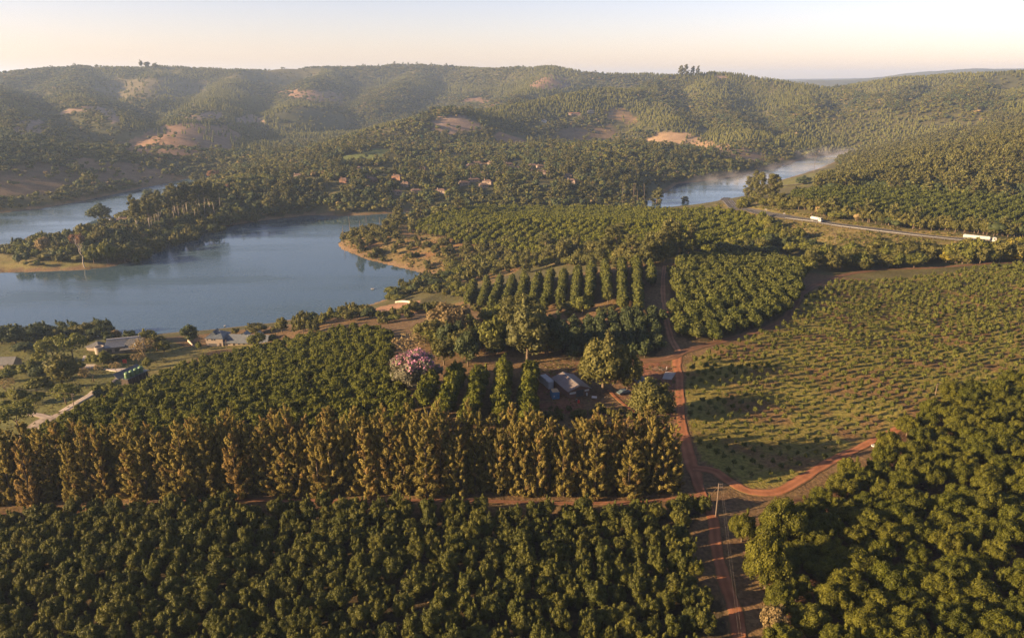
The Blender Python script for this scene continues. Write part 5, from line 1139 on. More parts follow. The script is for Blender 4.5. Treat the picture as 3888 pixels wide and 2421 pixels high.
drum(2266, 1513, 'white', 'white cylindrical tank lying on the grass in front of the farm shed', True, 0.42, 1.7, 'water_tank')
drum(2228, 1500, 'offwhite', 'pale drum beside the farm shed doorway')
drum(2189, 1524, 'steel', 'grey steel drum beside the red one')
def car(name, x, y, z, rz, label, m, pickup=False, L=4.6, group=None):
    e = root(name, x, y, rz, label, 'car', group, 0, z); W_ = 1.75
    b_ = B(); prof = [(0,0.45),(0,0.95),(0.08,1.0),(1.25,1.05),(1.9,1.6),(2.9,1.62),(3.05,1.05),(L,1.0),(L,0.45)] if pickup else [(0,0.45),(0,0.85),(0.9,0.98),(1.6,1.42),(3.2,1.45),(4.0,1.0),(L,0.9),(L,0.45)]
    n_ = len(prof); prof = [(L/2-a, q) for a, q in prof]
    b_.poly([(a, -W_/2*(0.86 if q > 1.2 else 1), q) for a, q in prof]+[(a, W_/2*(0.86 if q > 1.2 else 1), q) for a, q in prof], [tuple(range(n_)), tuple(range(2*n_-1, n_-1, -1))]+[(i, (i+1) % n_, (i+1) % n_+n_, i+n_) for i in range(n_)]); b_.done('body', m, e)
    for s_ in (-1, 1):
        B().box(L/2-2.85 if pickup else L/2-3.2, L/2-1.85 if pickup else L/2-1.7, s_*W_*0.45-0.03, s_*W_*0.45+0.03, 1.1, 1.4).done('window', 'glass', e)
        for a in (-L*0.32, L*0.31):
            t_ = B().tube([(a, s_*W_*0.42, 0.34), (a, s_*(W_*0.42+0.22), 0.34)], 0.34, 12).done('wheel', 'rubber', e); B().tube([(a, s_*(W_*0.42+0.2), 0.34), (a, s_*(W_*0.42+0.235), 0.34)], 0.18, 10).done('hub', 'steel', t_)
        B().box(L/2-0.02, L/2+0.03, s_*0.6-0.2, s_*0.6+0.2, 0.62, 0.8).done('headlight', 'skylight', e)
    return e
x, y = pk(2368, 1494); car('parked_car', x, y, float(hz(x, y)), 0.5, 'dull blue car parked under the forked yard tree', 'carblue')
rn = cr_(402)
for px, py, lab in ((2303, 1506, 'fallen grey timber lying beside the footworn path'), (2318, 1512, 'short grey post leaning beside the footworn path'), (2222, 1507, 'broken board on the ground at the shed doorway')):
    x, y = pk(px, py); e = root('timber_plank', x, y, rn.uniform(0, 3), lab, 'plank'); B().box(-1.1, 1.1, -0.12, 0.12, 0.05, 0.2).done('plank', 'wood', e)
# gate posts and pipes at the farmstead
for px, py, h, m, lab in ((1890,1398,1.5,'white','white gate post at the farmstead entrance'), (1878,1410,1.5,'concrete','grey gate post at the farmstead entrance'), (1846,1411,1.6,'darkmetal','dark iron gate post at the farmstead entrance')):
    x, y = pk(px, py); e = root('gate_post', x, y, rz, lab, 'post'); B().box(-0.22, 0.22, -0.22, 0.22, -0.3, h, 0.03).done('shaft', m, e); B().box(-0.28, 0.28, -0.28, 0.28, h, h+0.12, 0.03).done('cap', m, e)
for px, py, lab in ((1819,1322,'rusty standing pole among the farmstead trees'), (1844,1363,'rusty standing pole nearer the gate posts')):
    x, y = pk(px, py); e = root('rusty_pole', x, y, 0, lab, 'pole'); B().tube([(0,0,-0.3),(0,0,2.6)], [0.1,0.08], 8).done('shaft', 'tan', e); B().tube([(0,0,2.6),(0,0,2.7)], 0.13, 8).done('cap', 'tan', e)
b0 = pk(1790, 1262); e = root('farmhouse', b0[0], b0[1], 0.3, 'hidden farmhouse with a red tiled roof among the grove trees', 'house'); gable(e, 9, 6, 2.8, 4.6, 'redroof', 'plaster', 0.5, 'x'); B().box(7, 7.6, 2, 2.6, 3.5, 5.4).done('chimney', 'brickwall', e)
x, y = pk(3318, 1693); e = root('tyre', x, y, 0, 'white painted tyre lying on the bare ground beside the lower track', 'tyre')
g = bmesh.new(); k1, k2 = 24, 8
vs = [[g.verts.new(((0.6+0.16*math.cos(b*6.2832/k2))*math.cos(a*6.2832/k1), (0.6+0.16*math.cos(b*6.2832/k2))*math.sin(a*6.2832/k1), 0.17+0.16*math.sin(b*6.2832/k2))) for b in range(k2)] for a in range(k1)]
for a in range(k1):
    for b in range(k2): g.faces.new((vs[a][b], vs[(a+1) % k1][b], vs[(a+1) % k1][(b+1) % k2], vs[a][(b+1) % k2]))
me = D.meshes.new('ring'); g.to_mesh(me); g.free(); me.materials.append(M['white']); link('ring', me, e)
# ------------------------------------------------------------------ power lines
POLE_TOP = {}
def power_pole(key, px, py, h, label, rz=0.0):
    x, y = pk(px, py); e = root('power_pole', x, y, rz, label, 'power pole', 'wooden power poles')
    B().tube([(0,0,-0.8),(0.02,0,h*0.5),(0,0,h)], [0.15,0.13,0.10], 8).done('shaft', 'wood', e)
    for k in (0.25, 0.95):
        c_ = B().box(-0.15, 0.9, -0.06, 0.06, h-k-0.07, h-k+0.07).done('crossarm', 'wood', e)
        for q in (0.35, 0.8): B().lathe([(0.05, 0), (0.08, 0.05), (0.05, 0.1), (0.08, 0.15), (0.04, 0.2)], 8, (q, 0, h-k+0.07)).done('insulator', 'darkmetal', c_)
    POLE_TOP[key] = Vector((x, y, float(hz(x, y))+h)); return e
def wire(p, q, sag, label, r=0.025, name='overhead_wire', group='overhead wires'):
    pts = [p.lerp(q, t)-Vector((0, 0, sag*4*t*(1-t))) for t in np.linspace(0, 1, 17)]
    o = B().tube(pts, r, 5).done(name, 'cable'); tag(o, label, 'wire', group)
power_pole('main', 2717, 1962, 9.2, 'tall wooden power pole beside the red farm road')
power_pole('field', 3548, 1515, 5.5, 'wooden power pole at the corner of the young orchard')
power_pole('ramp', 286, 1568, 7.5, 'wooden power pole beside the concrete ramp')
power_pole('lodge', 861, 1334, 6.0, 'wooden power pole on the lodge lawn')
T = POLE_TOP['main']
for q, lab in ((0.35, 'overhead wire running from the road pole over the farm road, inner one'), (0.8, 'overhead wire running from the road pole over the farm road, outer one')):
    c = flat(2862+q*30, 2900, 8.5); wire(T+Vector((q, 0, -0.1)), Vector((c[0], c[1], 8.5)), 0.9, lab, 0.014)
    wire(T+Vector((q, 0, -0.8)), POLE_TOP['field']+Vector((q, 0, -0.1)), 2.0, 'overhead wire spanning the young orchard corner, '+('inner one' if q < 0.5 else 'outer one'), 0.010)
c = pk(2685, 1893); wire(T+Vector((0, 0, -0.6)), Vector((c[0], c[1], float(hz(*c)))), 0.05, 'guy wire staying the road pole towards the windbreak', 0.02, 'guy_wire', None)
T = POLE_TOP['ramp']
c = pk(-200, 1500); wire(T+Vector((0.3, 0, -0.1)), Vector((c[0], c[1], float(hz(*c))+8)), 0.8, 'overhead wire crossing the garden to the ramp pole', 0.02)
# ------------------------------------------------------------------ lodge, modern house, tanks, cottage
b0, l, w, rz = frame3((764,1296), (784,1315), (848,1314)); k_ = 1.0
e = root('lodge', b0[0], b0[1], rz, 'tan lodge with slate blue roofs and a long wing by the lake', 'house'); l = 9.5
B().box(0, w, 0, l, -2, 4.6).done('wall', 'plaster', e)
ov = 0.6; hr = 7.4
rf = B().poly([(-ov,-ov,4.5),(w+ov,-ov,4.5),(w+ov,l+ov,4.5),(-ov,l+ov,4.5),(w*0.42,l*0.45,hr),(w*0.62,l*0.55,hr)], [(0,1,5,4),(1,2,5),(2,3,4,5),(3,0,4),(3,2,1,0)]).done('roof', 'blueroof', e)
B().poly([(w*0.25,l*0.2,6.0),(w*0.5,l*0.2,6.0),(w*0.375,l*0.2,7.6),(w*0.25,l*0.8,6.0),(w*0.5,l*0.8,6.0),(w*0.375,l*0.8,7.6)], [(0,1,2),(3,5,4),(0,2,5,3),(1,4,5,2),(0,3,4,1)]).done('dormer', 'blueroof', rf)
for x0, x1, z0, z1 in ((0.5,1.1,3.3,4.0),(w*0.33,w*0.44,3.4,4.1),(w*0.49,w*0.58,3.4,4.1)): window(e, x0, x1, z0, z1)
B().box(w*0.14, w*0.6, -0.08, -0.02, 0, 1.7).done('garage_opening', 'darkmetal', e); B().box(w*0.78, w*0.88, -0.08, -0.02, 0, 2.0).done('door', 'darkwood', e)
e2c = pk(1000, 1306); wl_ = float(np.linalg.norm(e2c-b0))-w; ang = math.atan2(e2c[1]-b0[1], e2c[0]-b0[0])-rz; wl_ = max(20, wl_)
wg = B().poly([(w,0.8,-2),(w+wl_,0.8,-2),(w+wl_,8.5,-2),(w,8.5,-2),(w,0.8,2.5),(w+wl_,0.8,2.5),(w+wl_,8.5,2.5),(w,8.5,2.5),(w+wl_,4.6,5.3),(w,4.6,5.3)], [(0,1,5,4),(3,7,6,2),(1,2,6,8,5)]).done('wing_wall', 'plaster', e)
B().slab([(w-0.02,0.1,2.1),(w+wl_+0.6,0.1,2.1),(w+wl_+0.6,4.6,5.5),(w-0.02,4.6,5.5)], 0.12).done('wing_roof', 'blueroof', e); B().slab([(w-0.02,9.2,2.1),(w+wl_+0.6,9.2,2.1),(w+wl_+0.6,4.58,5.5),(w-0.02,4.58,5.5)], 0.12).done('wing_roof', 'blueroof', e)
for q in (0.42, 0.72):
    a = w+wl_*q; B().poly([(a-2.2,4.2,4.6),(a+2.2,4.2,4.6),(a,4.2,6.3),(a-2.2,9,4.6),(a+2.2,9,4.6),(a,9,6.3)], [(0,1,2),(3,5,4),(0,2,5,3),(1,4,5,2)]).done('cross_gable', 'blueroof', e)
for i in range(6):
    a = w+2.2+i*2.6
    if i == 1: B().box(a, a+1.0, 0.72, 0.78, 0, 2.05).done('door', 'darkwood', e)
    else: window(e, a, a+1.1, 1.2, 2.0, 0.8)
print('lodge', w, wl_)
c = pxl((712,1296),(724,1300),(735,1315)); 
for i in range(2):
    p0, p1 = c[i], c[i+1]; 
z0 = float(hz(*c[1])); o = B().poly([(*c[0], z0+1.4),(*c[2], z0+0.4),(*c[2], z0-1),(*c[0], z0-1),(c[0][0]+0.4,c[0][1]+0.2,z0+1.4),(c[2][0]+0.4,c[2][1]+0.2,z0+0.4),(c[2][0]+0.4,c[2][1]+0.2,z0-1),(c[0][0]+0.4,c[0][1]+0.2,z0-1)], [(0,1,2,3),(7,6,5,4),(0,4,5,1),(1,5,6,2),(2,6,7,3),(3,7,4,0)]).done('retaining_wall', 'stone'); tag(o, 'pale sloping retaining wall at the lawn edge beside the lodge', 'wall')
# modern house
b0, l, w, rz = frame3((388,1330), (396,1344), (545,1334)); rz -= 0.02
e = root('modern_house', b0[0], b0[1], rz, 'low modern house with dark flat and grey pitched roofs and a round tower', 'house'); w = min(w, 26); 
B().box(0, w*0.52, 0, 9, -2, 3.0).done('wall', 'plaster', e); B().box(w*0.52, w, 1, 9.5, -2, 2.8).done('wall', 'plaster', e)
B().slab([(0.1,-0.3,3.05),(w*0.55,-0.3,3.05),(w*0.55,9.2,4.0),(0.1,9.2,4.0)], 0.25).done('dark_roof', 'darkroof', e)
B().slab([(w*0.40,-1.8,1.6),(w+0.4,-1.8,1.6),(w+0.4,5.5,5.0),(w*0.62,5.5,5.0)], 0.2).done('pitched_roof', 'greyroof', e); B().slab([(w*0.62,5.5,5.0),(w+0.4,5.5,5.0),(w+0.4,10.5,2.6),(w*0.62,10.5,2.6)], 0.2).done('pitched_roof', 'greyroof', e)
B().box(0.1, w*0.9, 9.3, 9.8, 3.4, 4.7).done('parapet', 'white', e)
B().slab([(w*0.78,-0.6,2.42),(w*0.86,-0.6,2.42),(w*0.86,1.6,3.45),(w*0.78,1.6,3.45)], 0.12).done('skylight', 'skylight', e)
B().tube([(w*0.88, 9.5, 4.0), (w*0.88, 9.5, 6.2)], 0.22, 8).done('chimney', 'darkmetal', e)
t_ = B().lathe([(2.1, -2), (2.1, 3.6), (2.25, 3.62), (2.25, 3.95), (1.9, 3.97), (1.9, 3.3)], 24, (-2.0, 1.0, 0)).done('tower', 'concrete', e)
for i in range(3): window(e, 1.5+i*3.4, 3.6+i*3.4, 0.6, 2.3, 0.0)
b0 = pk(330, 1330); e = root('garden_hut', b0[0], b0[1], -0.2, 'small hut with a grey pyramid roof behind the modern house', 'hut'); B().box(0, 7.5, 0, 6, -2, 2.0).done('wall', 'plaster', e); B().poly([(-0.7,-0.7,1.9),(8.2,-0.7,1.9),(8.2,6.7,1.9),(-0.7,6.7,1.9),(4.2,3,4.3)], [(0,1,4),(1,2,4),(2,3,4),(3,0,4),(3,2,1,0)]).done('roof', 'greyroof', e)
for pts, lab in (([(316,1352),(362,1350),(356,1371),(312,1370)], 'pale paved court in front of the round tower'), ([(268,1385),(364,1384),(352,1398),(300,1402),(262,1400)], 'pale paved court among the garden trees'), ([(388,1402),(490,1399),(494,1409),(440,1411)], 'pale paved path leading to the tank stand')):
    c = pxl(*pts); o = B().slab([(*q, float(hz(*q))+0.3) for q in c], 0.8).done('paved_court', 'stone'); tag(o, lab, None, None, 'structure')
ribbon('concrete_ramp', pxl((236,1563),(290,1530),(340,1503),(368,1487)), [3.2], plain('ramp_concrete', (0.33,0.28,0.225), 0.9, 0.2, 0.2, 0.4), 'straight pale concrete ramp climbing beside the orchard', 0.3, uneven=0.02, level=0.8)
ribbon('stone_path', pxl((385,1478),(410,1465),(432,1448),(448,1435)), [1.6], grav, 'stony path climbing from the ramp to the tank stand', 0.25)
x, y = pk(475, 1382); e = root('sign_board', x, y, 0.2, 'bright red board standing beside the garden path', 'sign'); B().box(-0.9, 0.9, -0.06, 0.06, 0.5, 2.4, 0.03).done('board', 'redpaint', e)
for s_ in (-0.7, 0.7): B().tube([(s_,0,-0.3),(s_,0,0.5)], 0.05, 6).done('leg', 'darkmetal', e)
b0, l, w, rz = frame3((480,1440), (489,1464), (572,1443)); e = root('tank_stand', b0[0], b0[1], rz, 'dark timber stand with a grey roof carrying four green water tanks', 'tank stand'); w = min(max(w, 9.8), 12)
B().box(0.3, w-0.2, 0.6, 4.2, -2.5, 2.5).done('store', 'darkwood', e); B().box(0, w, 0, 3.2, 2.5, 2.75).done('platform', 'blueroof', e)
B().slab([(-1.8,2.9,3.0),(w+0.5,2.9,3.0),(w+0.5,7.0,4.4),(-0.6,7.0,4.4)], 0.15).done('roof', 'greyroof', e)
for i in range(7): B().tube([(0.15+i*(w-0.3)/6, 0.12, -2.5), (0.15+i*(w-0.3)/6, 0.12, 2.5)], 0.1, 6).done('leg', 'wood', e)
for i in range(4): 
    q = e.location+Matrix.Rotation(rz, 3, 'Z')@Vector((1.3+i*2.35, 1.45, 2.75))
    t_ = link('water_tank', None, None, q, rz); tag(t_, ['green plastic water tank at the ramp end of the tank stand','green plastic water tank second from the ramp end of the stand','green plastic water tank third from the ramp end of the stand','green plastic water tank at the lawn end of the tank stand'][i], 'water tank', 'tanks on the stand')
    B().lathe([(1.02, 0), (1.05, 0.1), (1.05, 0.55), (1.09, 0.6), (1.05, 0.65), (1.05, 1.1), (1.09, 1.15), (1.05, 1.2), (1.05, 1.65), (1.09, 1.7), (1.05, 1.75), (1.05, 2.1), (0.85, 2.35), (0.3, 2.55)], 20).done('body', 'tankgreen', t_, True); B().lathe([(0.3, 2.55), (0.3, 2.68), (0.24, 2.7)], 12).done('lid', 'tankgreen', t_)
b0, l, w, rz = frame3((-40,1372), (-42,1402), (50,1398)); e = root('cottage', b0[0], b0[1], rz, 'small house with a grey blue gabled roof among the garden trees', 'house'); gable(e, w, 7, 2.2, 4.8, 'greyroof', 'plaster', 0.3, 'x'); window(e, w*0.6, w*0.6+1.2, 0.9, 1.9)
c = pxl((1500,1150),(1528,1147),(1555,1150),(1574,1158),(1578,1166)); c = smooth_line(c, 1.0); g = B()
for i in range(len(c)-1):
    z0 = float(hz(*c[i])); z1 = float(hz(*c[i+1])); a, b_ = c[i], c[i+1]; g.poly([(*a, z0-0.5),(*b_, z1-0.5),(*b_, z1+1.1),(*a, z0+1.1),(a[0],a[1]+0.5,z0-0.5),(b_[0],b_[1]+0.5,z1-0.5),(b_[0],b_[1]+0.5,z1+1.1),(a[0],a[1]+0.5,z0+1.1)], [(0,1,2,3),(5,4,7,6),(3,2,6,7)])
o = g.done('low_wall', 'stone'); tag(o, 'low pale curved wall round the bare shore clearing', 'wall')
# ------------------------------------------------------------------ village on the far hill, peninsula houses, farm on the ridge
def house(px, py, rz, label, group, L_=10.5, W_=7.5, wallm='pinkwall', roofm='brownroof', he=2.7, hr=4.4, dz=0.6, name='village_house'):
    x, y = pk(px, py); e = root(name, x, y, rz, label, 'house', group, dz)
    B().box(-L_/2, L_/2, -W_/2, W_/2, -3, he).done('wall', wallm, e)
    B().poly([(-L_/2-.7,-W_/2-.7,he-.05),(L_/2+.7,-W_/2-.7,he-.05),(L_/2+.7,W_/2+.7,he-.05),(-L_/2-.7,W_/2+.7,he-.05),(-L_*0.22,0,hr),(L_*0.22,0,hr)], [(0,1,5,4),(1,2,5),(2,3,4,5),(3,0,4),(3,2,1,0)]).done('roof', roofm, e)
    B().box(-L_*0.34, -L_*0.34+0.9, -W_*0.3, -W_*0.3+0.9, he, hr+0.9).done('chimney', wallm, e)
    B().box(L_*0.1, L_*0.1+1.6, -W_/2-0.05, -W_/2-0.01, 0.8, 2.0).done('window', 'glass', e); B().box(-1.2, -0.2, -W_/2-0.05, -W_/2-0.01, 0, 2.0).done('door', 'darkwood', e)
rn = cr_(501)
for x_, y_ in HOUSE_PX:
    house(x_, y_, rn.uniform(-0.5, 0.5), 'brown roofed pink walled house in the hillside village', 'village houses on the hill', rn.uniform(9, 14), rn.uniform(7, 9))
for x_, y_ in HOUSE2_PX:
    house(x_, y_, rn.uniform(-0.5, 0.5), 'dark roofed house half hidden in trees at the lower edge of the village', 'lower village houses', rn.uniform(9, 13), rn.uniform(7, 9), 'brickwall' if rn.random() < 0.5 else 'pinkwall')
for x_, y_, m, lab in ((1625,482,'pinkwall','long pale farm building on the ridge'), (1665,482,'pinkwall','second pale farm building on the ridge'), (1450,527,'white','white house on the slope below the ridge farm'), (1750,467,'concrete','grey roofed house beside the ridge farm')):
    house(1200+x_/1.68, 150+y_/1.68, rn.uniform(-0.3, 0.3), lab, None, 16, 8, m, 'redroof' if m == 'pinkwall' else 'greyroof', 3, 5, 0.8, 'hill_house')
for x_, y_, m, r_, lab in ((705,1172,'white','offwhite','white house with a pale roof under the peninsula trees'), (790,1165,'white','brownroof','small white house beside the pale trunked gums'), (430,1312,'concrete','darkroof','dark roofed house behind the peninsula lawn'), (1900,880,'plaster','brownroof','brown roofed house above the lake shore')):
    house(x_/1.68, 150+y_/1.68, rn.uniform(-0.3, 0.3), lab, None, 11, 8, m, r_, 3, 4.6, 0.6, 'lake_house')
for i in range(2):
    x, y = pk(1592+i*9, 530); t_ = root('hill_tank', x, y, 0, 'green water tank on the slope below the rock dome, '+('uphill one' if i else 'downhill one'), 'water tank', None, 3.0)
    B().lathe([(1.6, -4), (1.6, 3.0), (0.6, 3.6)], 16).done('body', plain('bright_green_plastic_%d' % i, (0.05, 0.28, 0.16), 0.5, 0.4, 0.1), t_, True); B().lathe([(0.6, 3.6), (0.6, 3.8)], 12).done('lid', 'tankgreen', t_)
ribbon('village_road', pxl((1560,626),(1640,625),(1710,624),(1780,623),(1850,622)), [4], soil_mat('village_dust', (0.36,0.25,0.17), (0.42,0.30,0.2), (0.2,0.15,0.08)), 'pale dust road along the top of the village', 0.8)
# ------------------------------------------------------------------ highway and vehicles
asph = soil_mat('asphalt', (0.050, 0.050, 0.052), (0.066, 0.064, 0.062), (0.11, 0.09, 0.05), 0.08)
ribbon('highway', HW, [9.5], asph, 'two lane asphalt highway curving past the orchards to the river', 0.55, 3.0, uneven=0.0, level=0.9)
hc = smooth_line(HW, 3.0); ht = np.gradient(hc, axis=0); ht /= np.linalg.norm(ht, axis=1)[:, None]; hn = np.c_[ht[:, 1], -ht[:, 0]]
hzc = np.convolve(np.pad(hz(hc[:, 0], hc[:, 1]), 12, 'edge'), np.ones(25)/25, 'valid')
def roadz(i, off): 
    q = hc[i]+hn[i]*off; z = float(hz(*q)); return max(z, float(hzc[i])*0.9+z*0.1)+0.55
for off, lab in ((-4.1, 'white edge line on the uphill side of the highway'), (4.1, 'white edge line on the downhill side of the highway'), (0.0, 'broken white centre line of the highway')):
    g = B()
    for i in range(0, len(hc)-1):
        if off == 0 and i % 4 > 1: continue
        a, b_ = hc[i]+hn[i]*(off-0.1), hc[i]+hn[i]*(off+0.1); c_, d_ = hc[i+1]+hn[i+1]*(off+0.1), hc[i+1]+hn[i+1]*(off-0.1)
        z0, z1 = roadz(i, off)+0.05, roadz(i+1, off)+0.05; g.poly([(*a, z0), (*b_, z0), (*c_, z1), (*d_, z1)], [(0, 1, 2, 3)])
    o = g.done('road_marking', 'white'); tag(o, lab, None, None, 'structure')
side = 1 if project(*(hc[60]+hn[60]*6), 0)[1] > project(*hc[60], 0)[1] else -1
pr = project(hc[:, 0], hc[:, 1], hzc); idx = [i for i in range(len(hc)) if 2990 < pr[0][i] < 3730 and pr[1][i] > 790]
e = link('guard_rail', None, None, (*hc[idx[len(idx)//2]], 0)); tag(e, 'pale steel guard rail along the lower edge of the highway', 'guard rail'); inv = Vector(e.location)
g = B(); P3 = []
for i in idx:
    q = hc[i]+hn[i]*side*5.2; P3.append(Vector((*q, roadz(i, side*5.2)))-inv)
for a, b_ in zip(P3[:-1], P3[1:]):
    n_ = (b_-a).cross(Vector((0, 0, 1))).normalized()*0.05; u = [Vector((0, 0, z)) for z in (0.45, 0.75)]
    g.poly([a+u[0], b_+u[0], b_+u[1], a+u[1], a+u[0]+n_, b_+u[0]+n_, b_+u[1]+n_, a+u[1]+n_], [(0,1,2,3),(7,6,5,4),(3,2,6,7),(0,4,5,1)])
g.done('rail', 'steel', e)
pm = None
for p_ in P3[::2]:
    if pm is None: pm = B().box(-0.07, 0.07, -0.09, 0.09, -1.2, 0.75).done('post', 'steel', e); pm.location = p_
    else: o = pm.copy(); COL.objects.link(o); o.parent = e; o.location = p_
def on_road(px, py, off):
    c_ = pk(px, py); i = int(np.argmin(((hc-c_)**2).sum(1))); q = hc[i]+hn[i]*off; d_ = ht[i]*-1
    return q[0], q[1], roadz(i, off)+0.03, math.atan2(d_[1], d_[0])
def wheels(e, xs, r=0.5, W_=2.3):
    for a in xs:
        for s_ in (-1, 1):
            t_ = B().tube([(a, s_*(W_/2-0.3), r), (a, s_*W_/2, r)], r, 14).done('wheel', 'rubber', e); B().tube([(a, s_*(W_/2-0.02), r), (a, s_*(W_/2+0.02), r)], r*0.5, 10).done('hub', 'steel', t_)
def tanker(x, y, z, rz, L_, tank_r, label, long=True):
    e = root('tanker_truck', x, y, rz, label, 'truck', None, 0, z); f = L_/2
    cab = B().poly([(f-2.3,-1.2,0.7),(f,-1.2,0.7),(f,-1.2,1.9),(f-0.35,-1.2,3.1),(f-2.3,-1.2,3.3),(f-2.3,1.2,0.7),(f,1.2,0.7),(f,1.2,1.9),(f-0.35,1.2,3.1),(f-2.3,1.2,3.3)], [(0,1,2,3,4),(9,8,7,6,5),(0,5,6,1),(1,6,7,2),(2,7,8,3),(3,8,9,4),(4,9,5,0)]).done('cab', 'truck', e)
    B().poly([(f+0.02,-1.1,1.95),(f+0.02,1.1,1.95),(f-0.3,1.1,2.95),(f-0.3,-1.1,2.95)], [(0,1,2,3)]).done('windscreen', 'glass', cab)
    for s_ in (-1, 1): B().box(f-1.6, f-0.6, s_*1.2-0.02, s_*1.2+0.02, 1.9, 2.7).done('side_window', 'glass', cab); B().box(f-0.02, f+0.04, s_*0.9-0.2, s_*0.9+0.2, 0.85, 1.05).done('headlight', 'skylight', cab)
    B().box(f-0.03, f+0.1, -1.2, 1.2, 0.4, 0.8, 0.03).done('bumper', 'steel', cab)
    x1 = f-(3.4 if long else 2.7); x0 = -f
    k = 16; pts = [x0, x0+0.35, x1-0.35, x1]; rr = [tank_r*0.72, tank_r, tank_r, tank_r*0.72]
    tk_ = B().tube([(q, 0, 1.15+tank_r) for q in pts], rr, k).done('tank', 'truck', e, False)
    for q in np.linspace(x0+1.2, x1-1.2, 4 if long else 2): B().lathe([(0.3, 0), (0.3, 0.2), (0.2, 0.22)], 12, (q, 0, 1.13+2*tank_r)).done('hatch', 'steel', tk_)
    B().box(x0+0.2, f-0.3, -0.5, 0.5, 0.75, 1.2).done('chassis', 'darkmetal', e)
    B().box(x0+0.1, x1, -1.2, -1.1, 0.9, 1.25).done('side_skirt', 'darkmetal', e); B().box(x0+0.1, x1, 1.1, 1.2, 0.9, 1.25).done('side_skirt', 'darkmetal', e)
    wheels(e, [f-1.2]+([f-3.6, f-4.7, x0+1.0, x0+2.2, x0+3.4] if long else [x0+1.2, x0+2.4]))
tanker(*on_road(3705, 913, -2.0), 18.0, 1.15, 'long white articulated tanker lorry driving on the highway', True)
tanker(*on_road(3104, 843, -2.0), 9.2, 1.1, 'short white tanker lorry on the highway below the cutting', False)
x, y, z, rz = on_road(3752, 917, 2.0); car('pickup_truck', x, y, z, rz, 'white pickup beside the long tanker on the highway', 'truck', True, 5.2)
x, y, z, rz = on_road(3258, 662, 2.0); e = root('box_truck', x, y, rz, 'white box lorry on the far stretch of highway', 'truck', None, 0, z)
B().box(-5, 2.6, -1.25, 1.25, 1.0, 3.9, 0.05).done('box', 'truck', e); B().box(2.9, 5, -1.2, 1.2, 0.7, 3.0, 0.1).done('cab', 'truck', e); wheels(e, [3.9, -2.8, -4.0])
for px, py, lab in ((2976, 822, 'road sign on two posts beside the highway bend'), (2907, 806, 'slim road sign before the highway bend')):
    x, y = pk(px, py); e = root('road_sign', x, y, -0.5, lab, 'sign')
    for s_ in (-0.6, 0.6): B().tube([(s_,0,-0.3),(s_,0,2.6)], 0.05, 6).done('leg', 'steel', e)
    B().box(-0.8, 0.8, -0.05, 0.0, 1.8, 2.7).done('board', 'steel', e)
# ------------------------------------------------------------------ water: dead trunks, boats, mast
rn = cr_(601)
for px, yb, yt in ((1328,878,812),(1366,862,832),(1303,905,855),(1441,850,815),(1598,834,788),(1641,818,796),(1746,806,752),(1494,832,795),(2363,778,700),(2370,778,705),(2403,777,694),(2408,777,696),(2419,777,722),(2440,777,696),(2445,777,697),(1310,960,930),(1390,845,815),(3090,655,590)):
    x, y = pk(px, yb); z = max(float(hz(x, y)), LAKE-1); dep = float(project(x, y, z)[2]); h = (yb-yt)*dep/FPX
    lab = 'dead grey tree trunk standing in the lake shallows' if px < 2300 else 'dead grey tree trunk standing on the river shore' if px < 3000 else 'slim wooden pole on the river bank meadow'
    o = B().tube([(0,0,-1),(rn.uniform(-.2,.2),0,h*0.5),(rn.uniform(-.5,.5),0,h)], [0.28,0.22,0.1], 6).tube([(0,0,h*0.6),(rn.uniform(-1.5,1.5),0.3,h*0.75)], [0.1,0.04], 5).done('dead_trunk', 'wood'); o.location = (x, y, z); tag(o, lab, 'dead tree' if px < 3000 else 'pole', None if px > 3000 else 'dead trunks in the shallows' if px < 2300 else 'dead trunks on the river shore')
def boat(px, py, L_, rz, label):
    c_ = flat(px, py, LAKE); e = root('boat', c_[0], c_[1], rz, label, 'boat', None, 0, LAKE)
    B().poly([(-L_/2,-0.8,0.5),(L_*0.2,-0.9,0.5),(L_/2,0,0.7),(L_*0.2,0.9,0.5),(-L_/2,0.8,0.5),(-L_/2,-0.6,-0.1),(L_*0.2,-0.6,-0.1),(L_*0.42,0,-0.1),(L_*0.2,0.6,-0.1),(-L_/2,0.6,-0.1)], [(0,1,6,5),(1,2,7,6),(2,3,8,7),(3,4,9,8),(4,0,5,9),(5,6,7,8,9),(4,3,2,1,0)]).done('hull', 'white', e); B().box(-L_*0.1, L_*0.1, -0.6, 0.6, 0.5, 0.72).done('seat', 'wood', e)
boat(1415, 1098, 2.6, 0.1, 'small white skiff on the water of the bay'); boat(1607, 801, 5.0, 0.2, 'white boat moored at the far shore below the village'); boat(854, 1239, 1.2, 0.3, 'tiny white float on the lake behind the lodge')
x, y = pk(1952, 252); e = root('radio_mast', x, y, 0, 'slender lattice mast on the hill skyline', 'mast'); z0 = e.location.z; h = (252-206)*float(project(x, y, z0)[2])/FPX
for a in range(3): B().tube([(1.1*math.cos(a*2.094), 1.1*math.sin(a*2.094), -2), (0.5*math.cos(a*2.094), 0.5*math.sin(a*2.094), h)], 0.22, 5).done('leg', 'steel', e)
for k in range(14):
    z_ = h*k/14; r_ = 1.1-0.6*z_/h; B().tube([(r_*math.cos(a*2.094), r_*math.sin(a*2.094), z_+(h/14 if a % 2 else 0)) for a in range(4)], 0.12, 4).done('brace', 'steel', e)

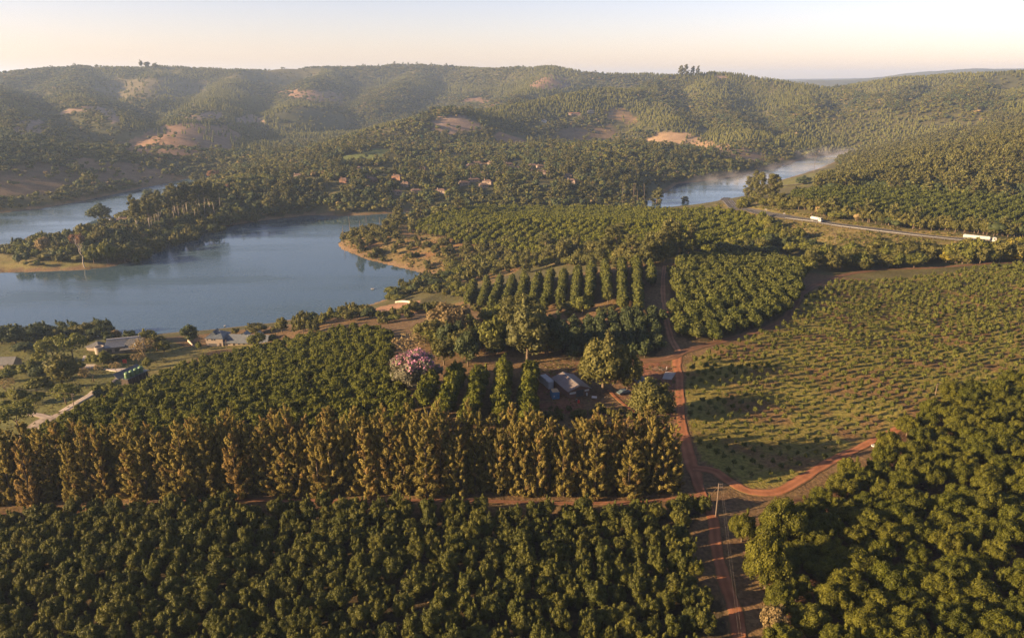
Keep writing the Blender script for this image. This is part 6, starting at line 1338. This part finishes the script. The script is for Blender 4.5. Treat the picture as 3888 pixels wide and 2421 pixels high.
# ------------------------------------------------------------------ mist on the river
mm, N, L, b = mat('river_mist'); N.remove(b); pv = N.new('ShaderNodeVolumePrincipled'); pv.inputs['Color'].default_value = (0.95, 0.96, 1, 1)
tc = N.new('ShaderNodeTexCoord'); tn = N.new('ShaderNodeTexNoise'); tn.inputs['Scale'].default_value = 0.03; tn.inputs['Detail'].default_value = 4; L.new(tc.outputs['Object'], tn.inputs['Vector'])
mr = N.new('ShaderNodeMapRange'); mr.inputs[1].default_value = 0.42; mr.inputs[2].default_value = 0.75; mr.inputs[3].default_value = 0.0; mr.inputs[4].default_value = 0.022; L.new(tn.outputs[0], mr.inputs[0])
gr_ = N.new('ShaderNodeTexGradient'); gr_.gradient_type = 'SPHERICAL'; L.new(tc.outputs['Generated'], gr_.inputs['Vector'])
mp = N.new('ShaderNodeMapping'); mp.inputs['Location'].default_value = (-1, -1, -1); mp.inputs['Scale'].default_value = (2, 2, 2); L.new(tc.outputs['Generated'], mp.inputs['Vector']); L.new(mp.outputs[0], gr_.inputs['Vector'])
mu = N.new('ShaderNodeMath'); mu.operation = 'MULTIPLY'; L.new(mr.outputs[0], mu.inputs[0]); L.new(gr_.outputs['Fac'], mu.inputs[1]); L.new(mu.outputs[0], pv.inputs['Density']); L.new(pv.outputs[0], N['Material Output'].inputs['Volume'])
mm.cycles.volume_step_rate = 4.0
for px, py, ra, rb, h, lab in ((3140, 602, 90, 45, 26, 'white mist rising where the river bends out of sight'), (3010, 648, 80, 40, 18, 'thin white mist over the middle of the river'), (2790, 690, 90, 45, 16, 'thin mist along the wooded river bank')):
    c_ = flat(px, py, LAKE); o = link('river_mist', mesh_np('river_mist', ICO2[0]*np.array([ra, rb, h]), [ICO2[1]], [mm]), None, (c_[0], c_[1], LAKE+1), math.atan2(c_[1], c_[0])-0.9)
    tag(o, lab, None, None, 'stuff')
# ------------------------------------------------------------------ haze
hm, N, L, b = mat('haze_air')
N.remove(b); pv = N.new('ShaderNodeVolumePrincipled'); pv.inputs['Color'].default_value = (0.50, 0.69, 1.0, 1); pv.inputs['Density'].default_value = 0.000075; pv.inputs['Anisotropy'].default_value = 0.2
L.new(pv.outputs[0], N['Material Output'].inputs['Volume'])
zb, zt = float(gz.min())-2, max(float(gz.max())+45, 150)
bv = [(x, y, z) for z in (zb, zt) for x, y in ((-15000, -15000), (15000, -15000), (15000, 15000), (-15000, 15000))]
me = mesh_np('haze', bv, [[(0, 3, 2, 1), (4, 5, 6, 7), (0, 1, 5, 4), (1, 2, 6, 5), (2, 3, 7, 6), (3, 0, 4, 7)]], [hm])
tag(link('haze', me), 'thin blue morning haze lying over the hills', None, None, 'stuff')
